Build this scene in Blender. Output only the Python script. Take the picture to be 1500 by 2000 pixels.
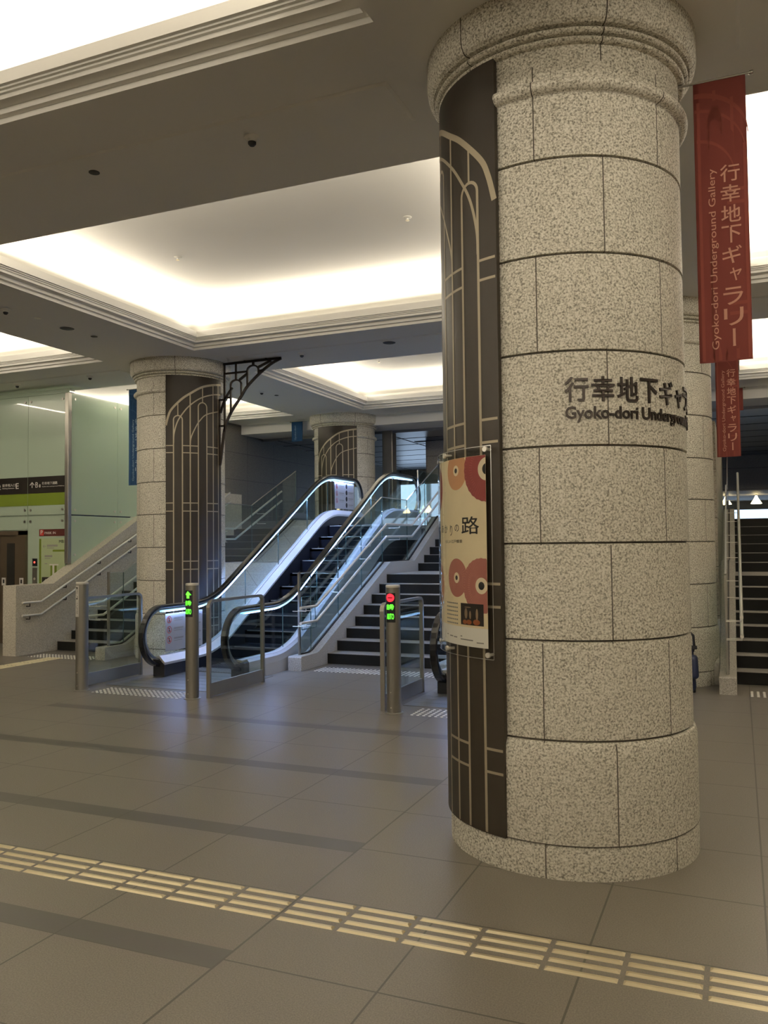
import bpy, bmesh, math, random
from math import sin, cos, pi, radians as RAD, sqrt, atan2
from mathutils import Matrix, Vector

random.seed(7)
S = bpy.context.scene
COL = S.collection
for o in list(bpy.data.objects):
    bpy.data.objects.remove(o)

# ------------------------------------------------------------------ camera
cam_d = bpy.data.cameras.new('camera')
cam = bpy.data.objects.new('camera', cam_d)
COL.objects.link(cam)
S.camera = cam
cam_d.sensor_fit = 'VERTICAL'
cam_d.sensor_height = 24.0
cam_d.lens = 24.0 * 1638.55 / 2000.0
cam_d.clip_start = 0.05
cam_d.clip_end = 200
EYE = 1.66
_yaw, _pitch, _roll = 0.399557, 0.0392207, -0.0109037
_f = Vector((-sin(_yaw), cos(_yaw), 0)); _r = Vector((cos(_yaw), sin(_yaw), 0)); _u = Vector((0, 0, 1))
_f2 = _f * cos(_pitch) + _u * sin(_pitch); _u2 = _u * cos(_pitch) - _f * sin(_pitch)
_r3 = _r * cos(_roll) + _u2 * sin(_roll); _u3 = _u2 * cos(_roll) - _r * sin(_roll)
cam.matrix_world = Matrix(((_r3.x, _u3.x, -_f2.x, 0), (_r3.y, _u3.y, -_f2.y, 0), (_r3.z, _u3.z, -_f2.z, EYE), (0, 0, 0, 1)))

# ------------------------------------------------------------------ world, exposure
w = bpy.data.worlds.new('world'); S.world = w; w.use_nodes = True
w.node_tree.nodes['Background'].inputs[0].default_value = (0.45, 0.6, 0.9, 1)
w.node_tree.nodes['Background'].inputs[1].default_value = 0.02
S.view_settings.view_transform = 'Standard'
S.view_settings.look = 'None'
S.view_settings.exposure = 0.17
S.view_settings.gamma = 1.0
S.view_settings.use_curve_mapping = False
S.cycles.use_denoising = True
S.cycles.max_bounces = 10
S.cycles.diffuse_bounces = 6
S.cycles.glossy_bounces = 4
S.cycles.transmission_bounces = 6
S.cycles.transparent_max_bounces = 24
S.cycles.sample_clamp_indirect = 4.0
S.cycles.caustics_reflective = False
S.cycles.caustics_refractive = False

# ------------------------------------------------------------------ the plan of the hall
ZC = 4.48                                   # beam soffit
ZU = 5.12                                   # coffer ceiling
CX = [-15.01, -7.97, -0.925, 6.12]          # column grid, across
CY = [-6.92, -1.02, 4.88, 10.78, 16.68]     # column grid, in depth
RISE = 2.05                                 # upper concourse above the hall
COFFERS = [(CX[i] + .82, CX[i + 1] - .82, CY[j] + .82, CY[j + 1] - .82) for i in range(3) for j in range(4)]

COVE_Z = 4.768
COVE_W = 7.4
COVE_TILT = RAD(32)
LED_W = 7.5
COVE_COL = (1.0, 0.88, 0.70)
for k, (x0, x1, y0, y1) in enumerate(COFFERS):
    cx, cy = (x0 + x1) / 2, (y0 + y1) / 2
    for (px, py, ln, rz, tl) in ((cx, y0 + .03, x1 - x0, 0, 1), (cx, y1 - .03, x1 - x0, pi, 1),
                                 (x0 + .03, cy, y1 - y0, -pi / 2, 1), (x1 - .03, cy, y1 - y0, pi / 2, 1)):
        ld = bpy.data.lights.new('cove_strip', 'AREA')
        ld.shape = 'RECTANGLE'; ld.size = ln - .1; ld.size_y = .06
        ld.energy = COVE_W * (ln - .1) * (5.5 if y1 < 0 else (1.6 if x0 > -1 or x1 < -8 else (1.05 if y0 < 0 else 1.0))); ld.color = COVE_COL  # unseen rows behind the camera overdriven, side bays boosted, to brighten the columns
        lo = bpy.data.objects.new('cove_strip', ld); COL.objects.link(lo)
        aim = Vector((cx - px if abs(cx - px) > .5 else 0, cy - py if abs(cy - py) > .5 else 0, 0)).normalized() * sin(COVE_TILT) + Vector((0, 0, cos(COVE_TILT)))
        lz = -aim; lx = Vector((1, 0, 0)) if abs(cx - px) < .5 else Vector((0, 1, 0)); ly = lz.cross(lx)
        lo.matrix_world = Matrix(((lx.x, ly.x, lz.x, px), (lx.y, ly.y, lz.y, py), (lx.z, ly.z, lz.z, COVE_Z), (0, 0, 0, 1)))

# ------------------------------------------------------------------ materials
def newmat(name):
    m = bpy.data.materials.new(name); m.use_nodes = True
    nt = m.node_tree
    return m, nt, nt.nodes['Principled BSDF'], nt.nodes['Material Output']
def pbr(name, col, rough=.5, metal=0., spec=.5, coat=0., emit=None, es=0., noise=0., nscale=20.):
    m, nt, b, out = newmat(name)
    b.inputs['Base Color'].default_value = (*col, 1)
    b.inputs['Roughness'].default_value = rough
    b.inputs['Metallic'].default_value = metal
    b.inputs['Specular IOR Level'].default_value = spec
    b.inputs['Coat Weight'].default_value = coat
    if emit:
        b.inputs['Emission Color'].default_value = (*emit, 1)
        b.inputs['Emission Strength'].default_value = es
    if noise:
        tc = nt.nodes.new('ShaderNodeTexCoord'); nz = nt.nodes.new('ShaderNodeTexNoise'); nz.inputs['Scale'].default_value = nscale
        nz.inputs['Detail'].default_value = 4
        nt.links.new(tc.outputs['Object'], nz.inputs['Vector'])
        mx = nt.nodes.new('ShaderNodeMix'); mx.data_type = 'RGBA'
        mx.inputs[6].default_value = (*[c * (1 - noise) for c in col], 1)
        mx.inputs[7].default_value = (*[min(1, c * (1 + noise)) for c in col], 1)
        nt.links.new(nz.outputs[0], mx.inputs[0]); nt.links.new(mx.outputs[2], b.inputs['Base Color'])
    return m

class NB:
    "small helper for arithmetic node trees"
    def __init__(s, nt): s.nt = nt
    def m(s, op, a, b=None, c=None):
        n = s.nt.nodes.new('ShaderNodeMath'); n.operation = op
        for i, v in enumerate((a, b, c)):
            if v is None: continue
            if isinstance(v, (int, float)): n.inputs[i].default_value = v
            else: s.nt.links.new(v, n.inputs[i])
        return n.outputs[0]
    def near(s, v, period, off, half):
        "1 within half of a line at off + k*period"
        t = s.m('FLOORED_MODULO', s.m('ADD', v, -off + period / 2), period)
        return s.m('LESS_THAN', s.m('ABSOLUTE', s.m('ADD', t, -period / 2)), half)
    def mix(s, f, a, b):
        n = s.nt.nodes.new('ShaderNodeMix'); n.data_type = 'RGBA'
        for i, v in ((0, f), (6, a), (7, b)):
            if isinstance(v, tuple): n.inputs[i].default_value = (*v, 1)
            elif isinstance(v, (int, float)): n.inputs[i].default_value = v
            else: s.nt.links.new(v, n.inputs[i])
        return n.outputs[2]

def granite(name, dark, mid, light, scale=95., rough=.5, joints=None, jcol=(.07, .058, .042), bump=.15):
    m, nt, b, out = newmat(name); nb = NB(nt)
    tc = nt.nodes.new('ShaderNodeTexCoord')
    nz = nt.nodes.new('ShaderNodeTexNoise'); nz.inputs['Scale'].default_value = scale; nz.inputs['Detail'].default_value = 2.5
    nz.inputs['Roughness'].default_value = .6
    nt.links.new(tc.outputs['Object'], nz.inputs['Vector'])
    rp = nt.nodes.new('ShaderNodeValToRGB'); e = rp.color_ramp.elements
    e[0].position = .34; e[0].color = (*dark, 1); e[1].position = .62; e[1].color = (*light, 1)
    x = e.new(.47); x.color = (*mid, 1)
    nt.links.new(nz.outputs[0], rp.inputs[0])
    nz2 = nt.nodes.new('ShaderNodeTexNoise'); nz2.inputs['Scale'].default_value = 2.2; nz2.inputs['Detail'].default_value = 3
    nt.links.new(tc.outputs['Object'], nz2.inputs['Vector'])
    col = nb.mix(nb.m('MULTIPLY', nz2.outputs[0], .35), rp.outputs[0], mid)
    sp = nt.nodes.new('ShaderNodeSeparateXYZ'); nt.links.new(tc.outputs['Object'], sp.inputs[0])
    if joints:
        col = nb.mix(joints(nb, sp.outputs), col, jcol)
    nt.links.new(col, b.inputs['Base Color'])
    b.inputs['Roughness'].default_value = rough
    b.inputs['Specular IOR Level'].default_value = .35
    if bump:
        bp = nt.nodes.new('ShaderNodeBump'); bp.inputs['Strength'].default_value = bump; bp.inputs['Distance'].default_value = .002
        nt.links.new(nz.outputs[0], bp.inputs['Height']); nt.links.new(bp.outputs[0], b.inputs['Normal'])
    return m

def column_joints(nb, xyz, z0=0.):
    xyz = [xyz[0], xyz[1], nb.m('ADD', xyz[2], z0)]
    ang = nb.m('ARCTAN2', xyz[1], xyz[0])
    idx = nb.m('FLOOR', nb.m('DIVIDE', nb.m('ADD', xyz[2], -.168), .4937))
    odd = nb.m('FLOORED_MODULO', idx, 2.0)
    a = nb.m('ADD', ang, nb.m('MULTIPLY', odd, RAD(30)))
    j = nb.near(a, RAD(60), RAD(-.3), .0048)
    for z in (.168, .674, 1.170, 1.659, 2.149, 2.630, 3.128, 3.626): j = nb.m('MAXIMUM', j, nb.near(xyz[2], 100., z, .0042))
    return j
def slab_joints(px, pz, ox=0., oz=0., h=.004):
    def f(nb, xyz):
        s = nb.m('ADD', xyz[0], xyz[1])
        return nb.m('MAXIMUM', nb.near(s, px, ox, h), nb.near(xyz[2], pz, oz, h))
    return f

G_DARK, G_MID, G_LIGHT = (.115, .10, .072), (.60, .57, .48), (.95, .92, .84)
M = {}
M['granite_column'] = granite('column granite', G_DARK, G_MID, G_LIGHT, 95, .55, column_joints)
M['granite_column_upper'] = granite('far column granite', G_DARK, G_MID, G_LIGHT, 95, .55, lambda nb, xyz: column_joints(nb, xyz, RISE))
M['granite_curb'] = granite('curb granite', (.20, .185, .155), (.40, .375, .325), (.58, .55, .48), 110, .5)
M['granite'] = granite('wall granite', (.30, .27, .22), (.58, .54, .46), (.80, .76, .67), 110, .5)
M['granite_wall'] = granite('concourse wall stone', (.22, .2, .165), (.38, .35, .29), (.5, .46, .39), 60, .5, slab_joints(1.2, .62, .3, .1), (.06, .055, .045))
M['dark_stone'] = granite('dark concourse stone', (.08, .075, .065), (.13, .12, .1), (.18, .17, .14), 60, .5, slab_joints(1.2, .62, .3, .1), (.03, .028, .024))
M['granite_ledge'] = granite('ledge stone', (.42, .4, .36), (.52, .5, .45), (.62, .6, .54), 40, .45, slab_joints(.9, 50, .2, -9), (.2, .19, .17))
M['paint'] = pbr('white ceiling paint', (.86, .85, .82), .85, spec=.2)
M['paint_cove'] = pbr('white cove paint', (.86, .85, .81), .9, spec=.1)
M['steel'] = pbr('brushed steel', (.36, .345, .31), .34, .9, noise=.06, nscale=6)
M['steel_bright'] = pbr('satin stainless steel', (.95, .92, .84), .32, .5)
M['steel_edge'] = pbr('satin steel edge', (.62, .62, .60), .28, 1.)
M['rubber'] = pbr('black rubber handrail', (.012, .012, .014), .24, spec=.6)
M['black'] = pbr('black plastic', (.012, .012, .016), .35)
M['step_black'] = pbr('escalator step black', (.005, .0055, .008), .7, spec=.08)
M['deck_white'] = pbr('white escalator deck', (.62, .60, .57), .35, .25)
M['deck_side'] = pbr('satin escalator cladding', (.60, .60, .60), .4, .3)
M['riser'] = pbr('black stair riser stone', (.012, .012, .011), .55, spec=.12, noise=.3, nscale=60)
M['tread'] = granite('grey stair tread', (.2, .19, .17), (.27, .255, .23), (.34, .32, .29), 120, .5)
M['brown'] = pbr('brown metal cladding', (.028, .021, .013), .42, .0, .35, noise=.05, nscale=200)
M['inlay'] = pbr('beige inlay line', (.40, .345, .25), .45, .3)
M['iron'] = pbr('dark brown wrought iron', (.03, .022, .017), .45, .5)
M['letter'] = pbr('dark brown letter', (.028, .018, .013), .4, .3)
M['red'] = pbr('dark red banner cloth', (.155, .038, .031), .8, spec=.15)
M['red_line'] = pbr('faint pink banner line', (.20, .052, .04), .8, spec=.15)
M['banner_text'] = pbr('pale pink banner lettering', (.50, .27, .20), .8, spec=.1)
M['blue'] = pbr('dark blue banner cloth', (.016, .055, .14), .8, spec=.15)
M['blue_line'] = pbr('faint blue banner line', (.03, .085, .19), .8, spec=.15)
M['banner_text_blue'] = pbr('pale blue banner lettering', (.33, .44, .52), .8, spec=.1)
M['brass'] = pbr('brass', (1.0, .88, .62), .36, .8)
M['stud'] = pbr('stainless stud', (.98, .96, .90), .3, .35)
M['led'] = pbr('cool led strip', (.6, .8, 1), .4, emit=(.36, .66, 1.0), es=1.6)
M['green_led'] = pbr('green display light', (.1, .5, .05), .4, emit=(.10, 1.0, .03), es=2.2)
M['red_led'] = pbr('red display light', (.5, .02, .02), .4, emit=(1.0, .015, .03), es=2.2)
M['daylight'] = pbr('daylit window', (.6, .7, .8), .4, emit=(.55, .74, 1.0), es=1.5)
M['lamp'] = pbr('warm lamp', (.9, .8, .5), .4, emit=(1.0, .82, .45), es=6.)
M['red_dot'] = pbr('red indicator light', (.5, .02, .02), .4, emit=(1.0, .08, .05), es=2.)
M['frost'] = pbr('pale green back-painted glass', (.43, .53, .43), .22, spec=.5, coat=.6)
M['frost_side'] = pbr('pale green glass', (.80, .90, .78), .14, spec=.55, coat=.8)
M['sign_black'] = pbr('black sign film', (.016, .013, .011), .3)
M['sign_green'] = pbr('green sign film', (.16, .22, .025), .3)
M['sign_green_light'] = pbr('pale green board film', (.42, .50, .30), .3)
M['white'] = pbr('white print', (.72, .70, .66), .5)
M['board_grey'] = pbr('pale grey notice board', (.42, .42, .42), .5)
M['grey_print'] = pbr('grey print', (.30, .29, .27), .5)
M['dark_red'] = pbr('dark red sign film', (.09, .02, .016), .35)
M['bright_red'] = pbr('red print', (.5, .05, .04), .4)
M['door'] = pbr('bronze elevator door', (.15, .115, .08), .35, .6)
M['dark_glass'] = pbr('dark door glass', (.015, .015, .014), .1)
M['metal_ceiling'] = pbr('metal ceiling panel', (.34, .35, .37), .34, .85)
M['dark_slot'] = pbr('dark slot', (.008, .008, .01), .6)
M['navy'] = pbr('navy nylon', (.012, .02, .06), .5, noise=.3, nscale=150)
M['cream'] = pbr('cream poster paper', (.93, .79, .53), .55, noise=.08, nscale=7)
M['cream_white'] = pbr('white poster footer', (.96, .93, .86), .55)
M['umb_orange'] = pbr('ochre umbrella print', (.64, .33, .17), .55)
M['umb_red'] = pbr('deep red umbrella print', (.28, .045, .042), .55)
M['umb_rib'] = pbr('umbrella rib print', (.40, .085, .07), .55)
M['umb_pink'] = pbr('dusty red umbrella print', (.42, .15, .12), .55)
M['umb_pink_rib'] = pbr('dusty umbrella rib print', (.52, .22, .17), .55)
M['ring'] = pbr('cream ring print', (.95, .82, .60), .55)
M['ink'] = pbr('black ink', (.014, .012, .012), .5)
M['photo_dark'] = pbr('dark photo print', (.016, .011, .01), .4)
M['photo_glow'] = pbr('orange photo print', (.32, .09, .025), .4)
M['photo_pale'] = pbr('pale photo print', (.28, .2, .12), .4)
M['grille'] = pbr('dark grille', (.05, .048, .044), .6)

def thin_glass(name, tint=(.93, .97, .95), base=.04, power=5., gloss=(1, 1, 1)):
    m, nt, b, out = newmat(name); nt.nodes.remove(b); nb = NB(nt)
    lw = nt.nodes.new('ShaderNodeLayerWeight'); lw.inputs[0].default_value = .5
    fac = nb.m('ADD', nb.m('MULTIPLY', nb.m('POWER', lw.outputs['Facing'], power), .9), base)
    tr = nt.nodes.new('ShaderNodeBsdfTransparent'); tr.inputs[0].default_value = (*tint, 1)
    gl = nt.nodes.new('ShaderNodeBsdfGlossy'); gl.inputs['Roughness'].default_value = .015; gl.inputs[0].default_value = (*gloss, 1)
    ms = nt.nodes.new('ShaderNodeMixShader')
    nt.links.new(fac, ms.inputs[0]); nt.links.new(tr.outputs[0], ms.inputs[1]); nt.links.new(gl.outputs[0], ms.inputs[2])
    nt.links.new(ms.outputs[0], out.inputs[0])
    return m
M['glass'] = thin_glass('clear glass', (.86, .92, .91), .045)
M['acrylic'] = thin_glass('clear acrylic', (.95, .955, .94), .03)
M['glass_edge'] = pbr('glass edge', (.10, .15, .14), .25, spec=.4)

m, nt, b, out = newmat('pale green translucent glass')
b.inputs['Base Color'].default_value = (.80, .90, .78, 1); b.inputs['Roughness'].default_value = .14; b.inputs['Coat Weight'].default_value = .6
_t = nt.nodes.new('ShaderNodeBsdfTranslucent'); _t.inputs[0].default_value = (.80, .92, .80, 1)
_x = nt.nodes.new('ShaderNodeMixShader'); _x.inputs[0].default_value = .45
nt.links.new(b.outputs[0], _x.inputs[1]); nt.links.new(_t.outputs[0], _x.inputs[2]); nt.links.new(_x.outputs[0], out.inputs[0])
M['frost_side'] = m

def floor_material():
    m, nt, b, out = newmat('grey brown floor stone'); nb = NB(nt)
    tc = nt.nodes.new('ShaderNodeTexCoord')
    sp = nt.nodes.new('ShaderNodeSeparateXYZ'); nt.links.new(tc.outputs['Object'], sp.inputs[0])
    x, y = sp.outputs[0], sp.outputs[1]
    nz = nt.nodes.new('ShaderNodeTexNoise'); nz.inputs['Scale'].default_value = 160; nz.inputs['Detail'].default_value = 3
    nt.links.new(tc.outputs['Object'], nz.inputs['Vector'])
    rp = nt.nodes.new('ShaderNodeValToRGB'); e = rp.color_ramp.elements
    e[0].position = .35; e[0].color = (.135, .118, .095, 1); e[1].position = .72; e[1].color = (.232, .208, .170, 1)
    nt.links.new(nz.outputs[0], rp.inputs[0])
    col = rp.outputs[0]
    # per-tile tone
    vec = nt.nodes.new('ShaderNodeCombineXYZ')
    nt.links.new(nb.m('FLOOR', nb.m('DIVIDE', nb.m('ADD', x, 1.955), .808)), vec.inputs[0])
    nt.links.new(nb.m('FLOOR', nb.m('DIVIDE', nb.m('ADD', y, -2.914), .66)), vec.inputs[1])
    wn = nt.nodes.new('ShaderNodeTexWhiteNoise'); wn.noise_dimensions = '2D'; nt.links.new(vec.outputs[0], wn.inputs['Vector'])
    col = nb.mix(nb.m('MULTIPLY', wn.outputs['Value'], .16), col, (.15, .13, .105))
    left = nb.m('LESS_THAN', x, -1.955)
    right = nb.m('SUBTRACT', 1.0, left)
    front = nb.m('LESS_THAN', y, 7.02)
    back = nb.m('SUBTRACT', 1.0, front)
    inb = nb.m('GREATER_THAN', x, -6.79)
    zone = nb.m('MULTIPLY', nb.m('MULTIPLY', left, front), inb)
    # dark bands, 155 mm wide, repeating every 1.335 m
    t = nb.m('FLOORED_MODULO', nb.m('ADD', y, -2.992 + .155), 1.335)
    band = nb.m('MULTIPLY', nb.m('LESS_THAN', t, .155), zone)
    col = nb.mix(band, col, (.076, .068, .058))
    h = .0044
    jl = nb.m('MAXIMUM', nb.near(x, .808, -1.955, h),
              nb.m('MAXIMUM', nb.m('MULTIPLY', nb.near(y, 1.335, 2.992 + .585, h), front),
                   nb.m('MAXIMUM', nb.m('MULTIPLY', nb.near(y, 1.335, 2.837, h * .7), front),
                        nb.m('MULTIPLY', nb.near(y, .598, 7.62, h), back))))
    jr = nb.m('MAXIMUM', nb.near(x, .674, -1.955, h), nb.near(y, .662, 2.914, h))
    j = nb.m('MAXIMUM', nb.m('MULTIPLY', jl, left), nb.m('MULTIPLY', jr, right))
    j = nb.m('MAXIMUM', j, nb.near(x, 500, -1.955, .0055))
    col = nb.mix(nb.m('MULTIPLY', j, .95), col, (.05, .042, .03))
    nt.links.new(col, b.inputs['Base Color'])
    b.inputs['Roughness'].default_value = .36
    b.inputs['Specular IOR Level'].default_value = .62
    bp = nt.nodes.new('ShaderNodeBump'); bp.inputs['Strength'].default_value = .12; bp.inputs['Distance'].default_value = .002
    nt.links.new(nz.outputs[0], bp.inputs['Height']); nt.links.new(bp.outputs[0], b.inputs['Normal'])
    return m
M['floor'] = floor_material()

# ------------------------------------------------------------------ mesh helpers
class MB:
    def __init__(s): s.v = []; s.f = []; s.mi = []; s.sm = []
    def add(s, vs, fs, mi=0, smooth=False):
        n = len(s.v); s.v += [tuple(p) for p in vs]
        for f in fs:
            s.f.append([i + n for i in f]); s.mi.append(mi); s.sm.append(smooth)
        return s
    def box(s, x0, x1, y0, y1, z0, z1, mi=0, bev=0.):
        x0, x1 = min(x0, x1), max(x0, x1); y0, y1 = min(y0, y1), max(y0, y1); z0, z1 = min(z0, z1), max(z0, z1)
        if bev:
            bm = bmesh.new()
            vs = [bm.verts.new(p) for p in ((x0, y0, z0), (x1, y0, z0), (x1, y1, z0), (x0, y1, z0), (x0, y0, z1), (x1, y0, z1), (x1, y1, z1), (x0, y1, z1))]
            for f in ((3, 2, 1, 0), (4, 5, 6, 7), (0, 1, 5, 4), (1, 2, 6, 5), (2, 3, 7, 6), (3, 0, 4, 7)): bm.faces.new([vs[i] for i in f])
            bmesh.ops.bevel(bm, geom=list(bm.edges), offset=bev, segments=2, profile=.5, affect='EDGES')
            bm.verts.index_update()
            s.add([v.co[:] for v in bm.verts], [[v.index for v in f.verts] for f in bm.faces], mi)
            bm.free(); return s
        return s.add([(x0, y0, z0), (x1, y0, z0), (x1, y1, z0), (x0, y1, z0), (x0, y0, z1), (x1, y0, z1), (x1, y1, z1), (x0, y1, z1)],
                     [(3, 2, 1, 0), (4, 5, 6, 7), (0, 1, 5, 4), (1, 2, 6, 5), (2, 3, 7, 6), (3, 0, 4, 7)], mi)
    def prism(s, poly, a0, a1, axis='x', mi=0):
        "polygon of 2D points extruded along an axis: x -> (y,z), y -> (x,z), z -> (x,y)"
        n = len(poly)
        def P(q, a): return {'x': (a, q[0], q[1]), 'y': (q[0], a, q[1]), 'z': (q[0], q[1], a)}[axis]
        vs = [P(q, a0) for q in poly] + [P(q, a1) for q in poly]
        fs = [tuple(range(n))[::-1], tuple(range(n, 2 * n))] + [(i, (i + 1) % n, (i + 1) % n + n, i + n) for i in range(n)]
        return s.add(vs, fs, mi)
    def lathe(s, prof, seg=96, c=(0, 0), mi=0, a0=0., a1=2 * pi, smooth=True):
        if smooth is True and len(prof) > 2:          # break the shading at profile corners
            runs = [[prof[0], prof[1]]]
            for i in range(1, len(prof) - 1):
                (ra, za), (rb, zb), (rc, zc) = prof[i - 1:i + 2]
                d = abs(atan2(zc - zb, rc - rb) - atan2(zb - za, rb - ra)); d = min(d, 2 * pi - d)
                if d > RAD(24): runs.append([prof[i]])
                runs[-1].append(prof[i + 1])
            if len(runs) > 1:
                for q in runs: s.lathe(q, seg, c, mi, a0, a1, None)
                return s
        if smooth is None: smooth = True
        full = abs(a1 - a0 - 2 * pi) < 1e-6
        n = seg if full else seg + 1
        vs = []
        for r, z in prof:
            for k in range(n):
                a = a0 + (a1 - a0) * k / seg
                vs.append((c[0] + r * cos(a), c[1] + r * sin(a), z))
        fs = []
        for i in range(len(prof) - 1):
            for k in range(seg):
                k2 = (k + 1) % n
                fs.append((i * n + k, i * n + k2, (i + 1) * n + k2, (i + 1) * n + k))
        return s.add(vs, fs, mi, smooth)
    def cyl(s, x, y, z0, z1, r, seg=32, mi=0):
        return s.lathe([(0, z0), (r, z0), (r, z0), (r, z1), (r, z1), (0, z1)], seg, (x, y), mi, smooth=False) if False else s.lathe([(0.0001, z0), (r, z0), (r, z1), (0.0001, z1)], seg, (x, y), mi, smooth=False)
    def tube(s, pts, r, seg=12, mi=0, cap=True, sec=None, up=None):
        "round tube (or a section of 2D points) along a 3D polyline"
        pts = [Vector(p) for p in pts]; rings = []
        prev = None
        for i, p in enumerate(pts):
            a = pts[max(i - 1, 0)]; b = pts[min(i + 1, len(pts) - 1)]
            t = (b - a).normalized()
            if 0 < i < len(pts) - 1:
                t1 = (p - a).normalized(); t2 = (b - p).normalized(); t = (t1 + t2).normalized(); sc = 1 / max(.4, t.dot(t1))
            else: sc = 1.
            if up is not None: n1 = Vector(up)
            else:
                n1 = prev if prev is not None else (Vector((0, 0, 1)) if abs(t.z) < .9 else Vector((1, 0, 0)))
            n1 = (n1 - t * n1.dot(t)).normalized(); prev = n1
            n2 = t.cross(n1)
            ring = []
            if sec is None:
                for k in range(seg):
                    an = 2 * pi * k / seg
                    ring.append(p + n1 * (r * cos(an)) + n2 * (r * sin(an)))
            else:
                for u, v in sec: ring.append(p + n1 * (u * (sc if up is None else 1)) + n2 * (v * (sc if up is not None else 1)))
            rings.append(ring)
        m = len(rings[0]); vs = [q for ring in rings for q in ring]; fs = []
        for i in range(len(rings) - 1):
            for k in range(m):
                fs.append((i * m + k, i * m + (k + 1) % m, (i + 1) * m + (k + 1) % m, (i + 1) * m + k))
        s.add(vs, fs, mi, sec is None)
        if cap: s.add(rings[0] + rings[-1], [tuple(range(m))[::-1], tuple(range(m, 2 * m))], mi)
        return s
    def sphere(s, c, r, seg=16, rings=10, mi=0, sc=(1, 1, 1)):
        vs = []; fs = []
        for i in range(rings + 1):
            t = pi * i / rings
            for k in range(seg):
                a = 2 * pi * k / seg
                vs.append((c[0] + sc[0] * r * sin(t) * cos(a), c[1] + sc[1] * r * sin(t) * sin(a), c[2] + sc[2] * r * cos(t)))
        for i in range(rings):
            for k in range(seg):
                fs.append((i * seg + k, (i + 1) * seg + k, (i + 1) * seg + (k + 1) % seg, i * seg + (k + 1) % seg))
        return s.add(vs, fs, mi, True)
    def mapped(s, vs, fs, fn, mi=0):
        return s.add([fn(*p) for p in vs], fs, mi)

def wloc(o):
    v = Vector((0, 0, 0))
    while o is not None: v = v + o.location; o = o.parent
    return v
def obj(name, mb, mats, parent=None, label=None, local=False, kind=None):
    me = bpy.data.meshes.new(name)
    off = Vector((0, 0, 0)) if (parent is None or local) else wloc(parent)
    me.from_pydata([(p[0] - off.x, p[1] - off.y, p[2] - off.z) for p in mb.v], [], mb.f)
    if not isinstance(mats, (list, tuple)): mats = [mats]
    for m in mats: me.materials.append(M[m] if isinstance(m, str) else m)
    me.polygons.foreach_set('material_index', mb.mi)
    me.polygons.foreach_set('use_smooth', mb.sm)
    bm = bmesh.new(); bm.from_mesh(me); bmesh.ops.recalc_face_normals(bm, faces=bm.faces); bm.to_mesh(me); bm.free()
    me.update()
    o = bpy.data.objects.new(name, me); COL.objects.link(o)
    if parent is not None: o.parent = parent
    if label: o['label'] = label
    if kind: o['kind'] = kind
    return o
def tag(o, label, cat, group=None):
    o['label'] = label; o['category'] = cat
    if group: o['group'] = group
    return o
def thing(name, label, cat, loc=(0, 0, 0), group=None):
    o = bpy.data.objects.new(name, None); COL.objects.link(o); o.location = loc
    o.empty_display_size = .1
    return tag(o, label, cat, group)
def struct(name, mb, mats, parent=None):
    return obj(name, mb, mats, parent, kind=None if parent is not None else 'structure')
KIDS = {}
def dup(root, loc, label=None, group=None):
    def cp(o, parent):
        c = o.copy(); COL.objects.link(c)
        if parent is not None: c.parent = parent
        for ch in list(o.children): cp(ch, c)
        return c
    r = cp(root, None); r.location = loc
    if label: r['label'] = label
    if group: r['group'] = group
    return r

def text_geo(body, bold=0., ext=.5, res=3):
    "outline text as triangles; baseline 0, starts at x 0, size 1"
    cu = bpy.data.curves.new('text', 'FONT'); cu.body = body; cu.offset = bold; cu.extrude = ext; cu.resolution_u = res
    o = bpy.data.objects.new('text', cu); COL.objects.link(o)
    me = bpy.data.meshes.new_from_object(o.evaluated_get(bpy.context.evaluated_depsgraph_get()))
    vs = [v.co[:] for v in me.vertices]; fs = [list(p.vertices) for p in me.polygons]
    bpy.data.objects.remove(o); bpy.data.curves.remove(cu); bpy.data.meshes.remove(me)
    return vs, fs
def text_fit(body, x0, x1, y0, y1=None, bold=0., ext=.5, res=3):
    "text scaled so that its ink spans x0..x1 (and y0..y1); depth -.5...5"
    vs, fs = text_geo(body, bold, ext, res)
    ax, bx = min(v[0] for v in vs), max(v[0] for v in vs); ay, by = min(v[1] for v in vs), max(v[1] for v in vs)
    sx = (x1 - x0) / (bx - ax); sy = sx if y1 is None else (y1 - y0) / (by - ay)
    return [(x0 + (v[0] - ax) * sx, y0 + (v[1] - ay) * sy, v[2]) for v in vs], fs
def on_xz(y, d=.004, sgn=-1):
    "text plane facing -Y"
    return lambda u, v, t: (u, y + sgn * d * (t + .5), v)
def on_cyl(c, r, d=.004):
    "u is an angle in degrees, v a height"
    return lambda u, v, t: (c[0] + (r + d * (t + .5)) * cos(RAD(u)), c[1] + (r + d * (t + .5)) * sin(RAD(u)), v)
def flat_line(mb, pts, wd, fn, mi=0, closed=False):
    "a ribbon of width wd along 2D points, mapped by fn(u,v,t)"
    n = len(pts); L = []; R = []
    for i, p in enumerate(pts):
        a = pts[i - 1] if (i > 0 or closed) else p; b = pts[(i + 1) % n] if (i < n - 1 or closed) else p
        dx, dy = b[0] - a[0], b[1] - a[1]; l = sqrt(dx * dx + dy * dy) or 1
        nx, ny = -dy / l * wd / 2, dx / l * wd / 2
        L.append((p[0] + nx, p[1] + ny)); R.append((p[0] - nx, p[1] - ny))
    m = n if closed else n - 1
    vs = [fn(q[0], q[1], .5) for q in L] + [fn(q[0], q[1], .5) for q in R]
    mb.add(vs, [(i, (i + 1) % n, n + (i + 1) % n, n + i) for i in range(m)], mi)
    return mb
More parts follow.
